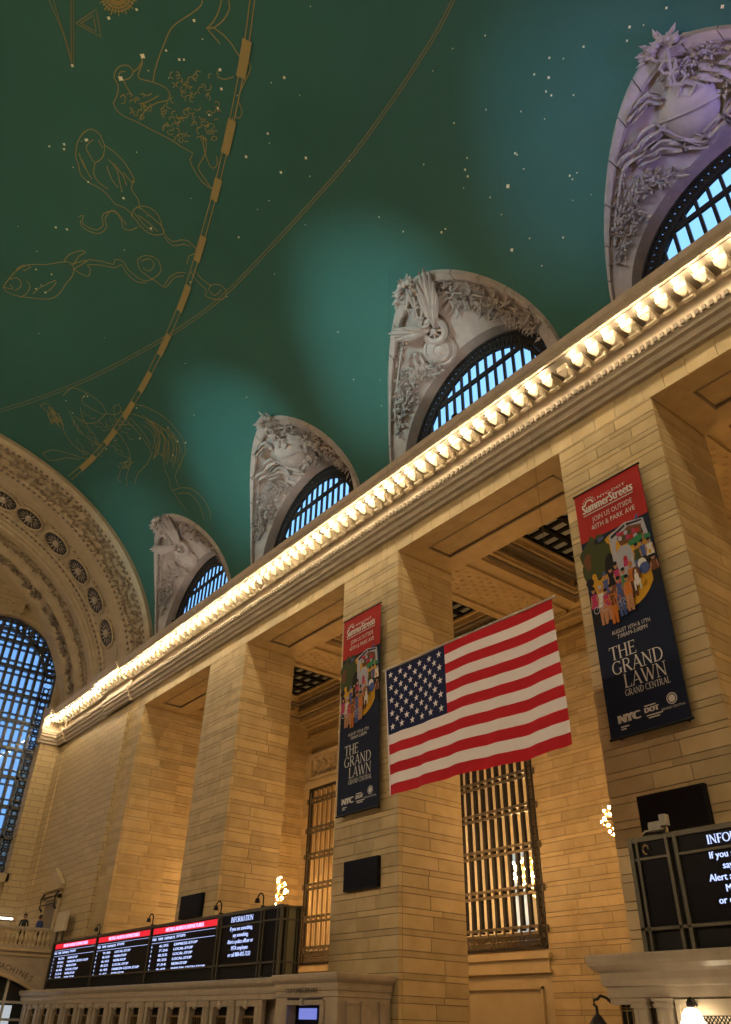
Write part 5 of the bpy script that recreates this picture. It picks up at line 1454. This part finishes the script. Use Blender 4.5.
while xw > -50:
    f = MB(); fluted(f, xw, YBo+.1, 0, zt-.62, .34); finL(f, 'pilaster', M_booth)
    if xw-1.82 > -50.5:
        w_ = MB(); xc_ = xw-.91
        w_.box(xc_-.72, xc_+.72, YBo+.02, YBo+.4, zt-.80, zt-.62); w_.box(xc_-.72, xc_-.5, YBo+.06, YBo+.4, 0, zt-.8); w_.box(xc_+.5, xc_+.72, YBo+.06, YBo+.4, 0, zt-.8)
        so = finL(w_, 'window_surround', M_booth)
        g = MB(); g.box(xc_-.5, xc_+.5, YBo+.3, YBo+.34, 0, zt-.8); finL(g, 'dark_window', M_black, so)
        q = MB(); q.add([(xc_-.35,YBo-.01,zt-.80),(xc_+.35,YBo-.01,zt-.80),(xc_+.12,YBo-.03,zt-.70),(xc_,YBo-.03,zt-.66),(xc_-.12,YBo-.03,zt-.70),(xc_-.2,YBo+.02,zt-.80),(xc_+.2,YBo+.02,zt-.80)], [(0,1,2,3,4)]); q.lathe([(.16,0),(.14,.05),(.05,.09),(.001,.09)], (xc_,YBo+.02,zt-.74), 8, M=Matrix(((1,0,0),(0,0,-1),(0,1,0))))
        finL(q, 'crest', M_booth, so)
        q = MB(); q.box(xc_-.5, xc_+.5, YBo+.2, YBo+.3, zt-1.12, zt-1.06)
        for e in range(7): q.box(xc_-.48+.155*e, xc_-.465+.155*e, YBo+.22, YBo+.26, 0.9, zt-1.06)
        finL(q, 'window_bars', M_brass, so)
    xw -= 1.82; k_ += 1
# customer service pavilion at the right end of the booth
YC = 15.93
root = empty('service_pavilion', (-23.3, 17, 0)); tag(root, 'marble customer service block against the pier below the middle banner', 'service booth'); bC = Vector(root.location)
def finC(mb, nm, mats): o = mb.build(nm, mats, root); o.location = -bC; return o
m = MB(); m.box(-24.95, -21.62, YC, 17.93, zt-.60, zt-.0); m.box(-24.95, -24.3, YC, 17.93, 0, zt-.6); m.box(-22.35, -21.62, YC, 17.93, 0, zt-.6); m.box(-24.3, -22.35, YC+.5, 17.93, 0, zt-.6); finC(m, 'body', M_booth)
finC(booth_cornice(-24.95, -21.62, YC, zt+.03, 1.0, ret_right=17.95), 'cornice', M_booth)
t = MB(); serif_ok = True
put_text(t, 'CUSTOMER SERVICE', -23.35, zt-.47, .17, YC-.12, width=1.75, align='C', bold=.006); finC(t, 'lettering', M_letters)
m = MB()
for a, b, c_, d_, pr in ((-24.42,-22.23,zt-.78,zt-.66,.09),(-24.42,-24.22,0,zt-.78,.06),(-22.43,-22.23,0,zt-.78,.06)): m.box(a, b, YC-pr, YC+.02, c_, d_)
m.box(-23.40,-23.25, YC-.14, YC+.02, zt-.80, zt-.62); finC(m, 'door_surround', M_booth)
m = MB(); m.box(-24.22, -22.43, YC+.3, YC+.34, 0, zt-.78); finC(m, 'dark_opening', M_screen)
m = MB(); m.box(-23.95, -23.05, YC+.24, YC+.29, zt-1.15, zt-.86); finC(m, 'lit_screen', glow('blue_screen', (.25,.3,.9), .5))
for xx in (-22.0, -21.75):
    pass
m = MB()
for yy in (16.35, 16.9, 17.6):
    m.box(-21.64, -21.54, yy-.12, yy+.12, 0, zt-.75); m.box(-21.64, -21.50, yy-.16, yy+.16, zt-.75, zt-.68)
finC(m, 'side_pilasters', M_booth)
# right booth
root = empty('ticket_booth', (-8.5, 17, 0)); tag(root, 'marble booth with bell lamp below the right information board', 'ticket booth'); bR = Vector(root.location)
def finR(mb, nm, mats): o = mb.build(nm, mats, root); o.location = -bR; return o
YRb = 16.05; zt2 = EYE+1.49
m = MB(); m.box(-12.06, -4.5, YRb, 17.93, zt2-.8, zt2-.0); m.box(-12.0, -4.5, YRb+.5, 17.93, 0, zt2-.6); finR(m, 'body', M_booth)
finR(booth_cornice(-12.06, -4.5, YRb, zt2, 1.3, ret_left=17.95, vs_=1.3), 'cornice', M_booth)
for xx, wd in ((-11.35,.30),(-10.78,.36),(-8.2,.36),(-7.2,.36)):
    f = MB(); fluted(f, xx, YRb+.1, 0, zt2-.80, wd, .14); finR(f, 'pilaster', M_booth)
m = MB()
for q, w_ in enumerate((.0, .09, .17)):
    a, b, t_ = -10.50+w_, -8.50-w_, zt2-.82-w_
    m.box(a, b, YRb-.06+.04*q, YRb+.5, t_-.09, t_); m.box(a, a+.09, YRb-.06+.04*q, YRb+.5, 0, t_-.08); m.box(b-.09, b, YRb-.06+.04*q, YRb+.5, 0, t_-.08)
finR(m, 'window_surround', mat('pale_marble', (.52,.44,.33), .3))
m = MB(); m.box(-10.24, -8.76, YRb+.44, YRb+.47, 0, zt2-1.07); finR(m, 'lit_window', M_lit)
m = MB()
for i in range(9):
    for j in range(6):
        cx, cz = -10.16+.165*i, zt2-1.15-.165*j
        m.tube([(cx+.075*math.cos(2*PI*q/8), YRb+.38, cz+.075*math.sin(2*PI*q/8)) for q in range(9)], .012, 4, cap=False); m.tube([(cx-.08,YRb+.38,cz-.08),(cx+.08,YRb+.38,cz+.08)], .012, 4); m.tube([(cx+.08,YRb+.38,cz-.08),(cx-.08,YRb+.38,cz+.08)], .012, 4)
finR(m, 'window_grille', M_bronze)
m = MB(); m.box(-12.0, -11.52, YRb+.2, YRb+.5, 0, zt2-.9); finR(m, 'side_window', M_black)
m = MB()
for q in range(4): m.box(-11.97+.14*q, -11.945+.14*q, YRb+.16, YRb+.2, 0, zt2-.9)
for zz in (zt2-.95, zt2-1.0, zt2-1.3): m.box(-12.0, -11.52, YRb+.15, YRb+.2, zz-.012, zz+.012)
finR(m, 'side_grille', M_brass)
m = MB(); m.box(-12.06, -11.5, YRb-.02, YRb+.2, zt2-.9, zt2-.79); finR(m, 'side_lintel', M_booth)
# lamps on the right booth
M_shade = mat('milk_glass', (.8,.75,.65), .4, emit=(1,.80,.52), estr=5.0)
M_lant = mat('lantern_glass', (.12,.11,.09), .2)
root = empty('bracket_lamp', (-10.02, YRb-.3, zt2-1.17)); tag(root, 'lit white bell lamp on a scrolled bracket at the right booth', 'lamp')
m = MB(); m.tube([(0,.22,.24),(0,.14,.33),(0,.04,.36),(0,-.04,.33),(0,-.02,.27),(0,0,.22)], .026, 6); m.tube([(0,.16,.27),(0,.10,.22),(0,.06,.26),(0,.10,.30)], .018, 6); m.lathe([(.02,.34),(.07,.30),(.07,.22),(.03,.18)], (0,0,0), 10); m.build('bracket', M_bronze, root)
m = MB(); m.lathe([(.06,.2),(.13,.17),(.19,.08),(.20,.0),(.22,-.02),(.27,-.14),(.28,-.20),(.24,-.20),(.001,-.16)], (0,0,0), 16); m.build('shade', M_shade, root, smooth=True)
root = empty('lantern', (-12.34, YRb-.15, zt2-1.38)); tag(root, 'small dark hanging lantern at the left corner of the right booth', 'lamp')
m = MB(); m.tube([(.24,.25,.50),(.2,.1,.60),(.12,.02,.64),(.05,.0,.58),(-.05,0,.56),(-.06,0,.48),(0,0,.44),(0,0,.3)], .03, 6); m.build('bracket', M_bronze, root)
m = MB(); m.lathe([(.01,.34),(.05,.30),(.10,.25),(.17,.15),(.20,.12),(.18,.10)], (0,0,0), 8); m.lathe([(.19,-.28),(.2,-.24),(.17,-.22)], (0,0,0), 8); m.build('cap', M_bronze, root)
m = MB(); m.lathe([(.17,.11),(.17,-.24)], (0,0,0), 8); m.build('glass', M_lant, root)

# ================================================================== BALCONY AT THE FAR END
XBa = -51.12; zf = EYE+3.42
m = MB(); m.box(S*XEND-.3, XBa, -18.6, 17.85, zf-.35, zf)
bal = tag(m.build('floor_balcony', M_booth), kind='structure')
# front wall with a wide segmental arch
ac, ar, azc = 13.0, 8.3, EYE-6.0
mb = MB(); vs = []; N_ = 30; ya, yb_ = 9.1, 16.9
for k_ in range(N_+1):
    y_ = ya+(yb_-ya)*k_/N_; za = azc+math.sqrt(ar*ar-(y_-ac)**2)
    vs += [(XBa, y_, za), (XBa, y_, zf-.3), (XBa-.5, y_, za)]
mb.add(vs, [(3*i, 3*i+3, 3*i+4, 3*i+1) for i in range(N_)]+[(3*i+2, 3*i+5, 3*i+3, 3*i) for i in range(N_)])
mb.box(XBa-.5, XBa, yb_, 17.85, 0, zf-.3); mb.box(XBa-.5, XBa, -18.6, ya, 0, zf-.3)
bw = tag(mb.build('wall_balcony', M_booth), kind='structure')
m = MB(); m.box(XBa-.1, XBa+.16, -18.6, 17.8, zf-.12, zf+.02); m.box(XBa-.1, XBa+.10, -18.6, 17.8, zf-.34, zf-.24); m.build('string_course', M_smooth, bw)
vs = []; m = MB()
for k_ in range(N_+1):
    y_ = ya+(yb_-ya)*k_/N_; za = azc+math.sqrt(ar*ar-(y_-ac)**2); vs += [(XBa+.08, y_, za-.02), (XBa+.08, y_, za+.14), (XBa, y_, za+.16), (XBa-.1, y_, za-.02)]
m.add(vs, [(4*i+k_, 4*i+4+k_, 4*i+4+(k_+1)%4, 4*i+(k_+1)%4) for i in range(N_) for k_ in range(4)]); m.build('arch_moulding', M_smooth, bw)
msg = 'TICKET MACHINES'; arc = 16.42
for ch in msg[::-1]:
    if ch != ' ':
        v_, f_ = text_poly(ch, .40); x0 = min(q[0] for q in v_); x1 = max(q[0] for q in v_); t = MB()
        th = math.asin((arc-.13-ac)/ar); cy, cz = ac+(ar+.30)*math.sin(th), azc+(ar+.30)*math.cos(th)
        t.add([(XBa+.012, cy+(q[0]-(x0+x1)/2)*math.cos(th)+q[1]*math.sin(th), cz-(q[0]-(x0+x1)/2)*math.sin(th)+q[1]*math.cos(th)) for q in v_], f_)
        t.build('letter', M_letters, bw)
    arc -= .265
# glazed doors in the arch
M_frost = mat('pale_door_frame', (.5,.48,.43), .4)
m = MB(); m.box(XBa-.42, XBa-.40, ya, yb_, 0, 3.9); g = m.build('door_glass', mat('door_glass_dark', (.03,.03,.03), .1), bw)
for yy in [yb_-.35-1.15*q for q in range(7)]:
    m = MB(); m.box(XBa-.4, XBa-.32, yy-.07, yy+.07, 0, azc+math.sqrt(ar*ar-(yy-ac)**2)); m.build('door_post', M_frost, bw)
for zz in (1.75, 2.55):
    m = MB(); m.box(XBa-.4, XBa-.33, ya, yb_, zz-.06, zz+.06); m.build('door_rail', M_frost, bw)
m = MB(); m.box(XBa-.39, XBa-.37, 14.6, 15.9, .3, 2.4); m.build('lit_notice', glow('pale_screen', (.6,.65,.7), .5), bw)
# balustrade
m = MB(); m.box(XBa-.2, XBa+.06, -18, 17.3, zf+.95, zf+1.10); m.build('handrail', M_booth, bal)
m = MB(); m.box(XBa-.2, XBa+.04, -18, 17.3, zf, zf+.16); m.build('plinth', M_booth, bal)
pb = MB(); pb.lathe([(.09,0),(.09,.05),(.055,.10),(.05,.16),(.10,.30),(.11,.38),(.07,.55),(.05,.66),(.085,.72),(.085,.79)], (0,0,0), 8)
ME_BAL = bpy.data.meshes.new('baluster'); ME_BAL.from_pydata(pb.v, [], pb.f); ME_BAL.materials.append(M_smooth)
yy = 16.95
while yy > 11: inst('baluster', ME_BAL, (XBa-.07, yy, zf+.16), bal, (1.25,1.25,1)); yy -= .25
m = MB(); m.box(XBa-.28, XBa+.1, 17.2, 17.75, zf, zf+1.2); m.build('pedestal', M_booth, bal)
# doorway with a pediment on the long wall above the balcony
yw = 17.90
m = MB(); m.box(-56.2, -55.8, yw-.12, yw, zf, zf+3.2); m.box(-53.65, -53.3, yw-.12, yw, zf, zf+3.2); m.box(-56.2, -53.3, yw-.12, yw, zf+3.0, zf+3.35)
m.prism_y([(-56.5, zf+3.75), (-53.0, zf+3.75), (-54.75, zf+4.8)], yw-.25, yw); m.box(-56.4, -53.1, yw-.28, yw, zf+3.5, zf+3.75)
dr = tag(m.build('door_1', M_smooth), 'tall doorway with a pointed pediment above the balcony', kind='structure')
m = MB(); m.box(-55.8, -53.65, yw-.03, yw-.01, zf, zf+3.0); m.build('door_leaf', M_dark, dr)
for xx in (-56.0, -53.48):
    m = MB(); m.tube([(xx,yw-.14,zf+2.4),(xx,yw-.30,zf+2.6),(xx,yw-.32,zf+3.1),(xx,yw-.16,zf+3.4)], .06, 6); m.build('console', M_bronze, dr)
m = MB(); m.tube([(-56.1,yw-.2,zf+3.15),(-53.4,yw-.2,zf+3.15)], .04, 6); m.tube([(-56.1,yw-.2,zf+2.75),(-53.4,yw-.2,zf+2.75)], .03, 6); m.build('cross_bars', M_bronze, dr)
# pale box and lamp on the balcony
root = empty('sign_panel', (-50.2, 17.2, EYE+3.4)); tag(root, 'blank pale panel standing at the end of the balustrade', 'panel')
m = MB(); m.box(-.75,.75,-.08,.08,.95,1.95); m.build('panel', flat('pale_panel', (.55,.48,.36)), root)
m = MB(); m.box(-.4,-.3,-.05,.05,-1.985,.95); m.box(.5,.6,-.05,.05,-1.985,.95); m.build('posts', M_frame, root)
root = empty('wall_lamp', (S*-3.39+.06, S*.945, EYE+5.75)); tag(root, 'bright white tube lamp on the pier behind the balcony', 'lamp')
m = MB(); m.box(-.04,.05,-.55,.55,-.09,.09); m.build('tray', M_frame, root)
m = MB(); m.tube([(.10,-.5,0),(.10,.5,0)], .06, 8); m.build('tube', mat('tube_glow', (1,1,1), .5, emit=(1,.95,.85), estr=3.0), root)

# ================================================================== PEOPLE ON THE BALCONY
def skinned(name, J, E_, mats, pick, parent, roots=(0,)):
    bm = bmesh.new(); ly = bm.verts.layers.skin.verify(); vsx = [bm.verts.new(j[0]) for j in J]
    for a, b in E_: bm.edges.new((vsx[a], vsx[b]))
    for i, v in enumerate(vsx): v[ly].radius = (J[i][1], J[i][1]); v[ly].use_root = i in roots
    me = bpy.data.meshes.new(name); bm.to_mesh(me); bm.free()
    o = bpy.data.objects.new(name, me); COL.objects.link(o); o.parent = parent
    o.modifiers.new('skin', 'SKIN').use_smooth_shade = True; sd = o.modifiers.new('sub', 'SUBSURF'); sd.levels = 1; sd.render_levels = 2
    return o
def make_person(loc, rz, shirt, trousers, skin, hair, label, long_hair=False):
    root = empty('person', loc); tag(root, label, 'person', 'people on the balcony'); root.rotation_euler = (0,0,rz)
    J = [((0,0,.95),.135),((0,0,1.12),.125),((0,-.01,1.32),.145),((0,0,1.46),.08),((0,.0,1.53),.052),((0,-.01,1.60),.078),((0,-.02,1.68),.095),((0,-.015,1.75),.072)]
    E_ = [(0,1),(1,2),(2,3),(3,4),(4,5),(5,6),(6,7)]
    for sg in (-1, 1):
        b = len(J); J += [((sg*.10,0,.90),.095),((sg*.11,-.01,.50),.062),((sg*.115,.02,.10),.042),((sg*.12,-.10,.045),.04)]; E_ += [(0,b),(b,b+1),(b+1,b+2),(b+2,b+3)]
        b = len(J); J += [((sg*.17,0,1.43),.065),((sg*.24,.02,1.15),.045),((sg*.18,-.20,1.04),.034),((sg*.15,-.27,1.04),.028)]; E_ += [(3,b),(b,b+1),(b+1,b+2),(b+2,b+3)]
        for f in range(5):
            q = len(J); dx = sg*(f-2)*.017; l = (.05,.075,.085,.075,.06)[f]
            J += [((sg*.15+dx,-.305,1.035),.010),((sg*.15+dx*1.3,-.305-l*.6,1.03),.009),((sg*.15+dx*1.4,-.305-l,1.01),.008)]; E_ += [(b+3,q),(q,q+1),(q+1,q+2)]
    # skin, shirt and trousers by height and reach in one material of three colours
    m_ = bpy.data.materials.new('person_cloth_skin'); m_.use_nodes = True; nt = m_.node_tree; bs = nt.nodes['Principled BSDF']; bs.inputs['Roughness'].default_value = .7
    tc = nt.nodes.new('ShaderNodeTexCoord'); sp = nt.nodes.new('ShaderNodeSeparateXYZ'); nt.links.new(tc.outputs['Object'], sp.inputs[0])
    def step(inp, at_):
        n_ = nt.nodes.new('ShaderNodeMath'); n_.operation = 'GREATER_THAN'; n_.inputs[1].default_value = at_; nt.links.new(inp, n_.inputs[0]); return n_.outputs[0]
    def mixc(f, a, b):
        n_ = nt.nodes.new('ShaderNodeMix'); n_.data_type = 'RGBA'; nt.links.new(f, n_.inputs[0])
        for s_, v_ in ((6,a),(7,b)):
            if isinstance(v_, tuple): n_.inputs[s_].default_value = (*v_,1)
            else: nt.links.new(v_, n_.inputs[s_])
        return n_.outputs[2]
    c1 = mixc(step(sp.outputs['Z'], .95), trousers, shirt); c2 = mixc(step(sp.outputs['Z'], 1.495), c1, skin)
    neg = nt.nodes.new('ShaderNodeMath'); neg.operation = 'MULTIPLY'; neg.inputs[1].default_value = -1; nt.links.new(sp.outputs['Y'], neg.inputs[0])
    c3 = mixc(step(neg.outputs[0], .17), c2, skin); nt.links.new(c3, bs.inputs['Base Color'])
    o = skinned('body', J, E_, None, None, root); o.data.materials.append(m_)
    mh = flat('hair', hair, .5)
    h = MB(); h.lathe([(.001,.115),(.05,.105),(.088,.07),(.106,.02),(.108,-.03),(.095,-.09 if not long_hair else -.2),(.06,-.12 if not long_hair else -.26)], (0,.018,1.70), 14); h.build('hair', mh, root, smooth=True)
    f = MB(); M3 = Matrix(((1,0,0),(0,0,-1),(0,1,0)))
    for sx in (-.035, .035): f.lathe([(.012,-.004),(.010,.006),(.001,.008)], (sx,-.112,1.685), 8, M=M3)
    f.build('eyes', M_black, root)
    f = MB(); f.add([(0,-.112,1.69),(-.014,-.108,1.645),(.014,-.108,1.645),(0,-.138,1.648)], [(0,1,3),(0,3,2),(1,2,3)]); f.build('nose', flat('nose_skin', skin), root)
    f = MB(); f.box(-.025,.025,-.106,-.09,1.612,1.622); f.build('mouth', flat('lips', (.25,.07,.05)), root)
    f = MB()
    for sx in (-1,1): f.lathe([(.001,.02),(.02,.012),(.026,0),(.02,-.012),(.001,-.02)], (sx*.098,.0,1.67), 8, M=Matrix(((0,0,1),(0,1,0),(1,0,0))))
    f.build('ears', flat('ear_skin', skin), root)
make_person((XBa-.55, 15.55, zf), PI/2-.3, (.012,.012,.014), (.02,.02,.03), (.35,.2,.13), (.01,.008,.006), 'person with dark hair in black standing at the balcony balustrade')
make_person((XBa-.55, 16.45, zf), PI/2+.5, (.03,.06,.20), (.02,.02,.03), (.35,.2,.13), (.01,.008,.006), 'person in a blue top leaning at the balcony balustrade near the doorway')
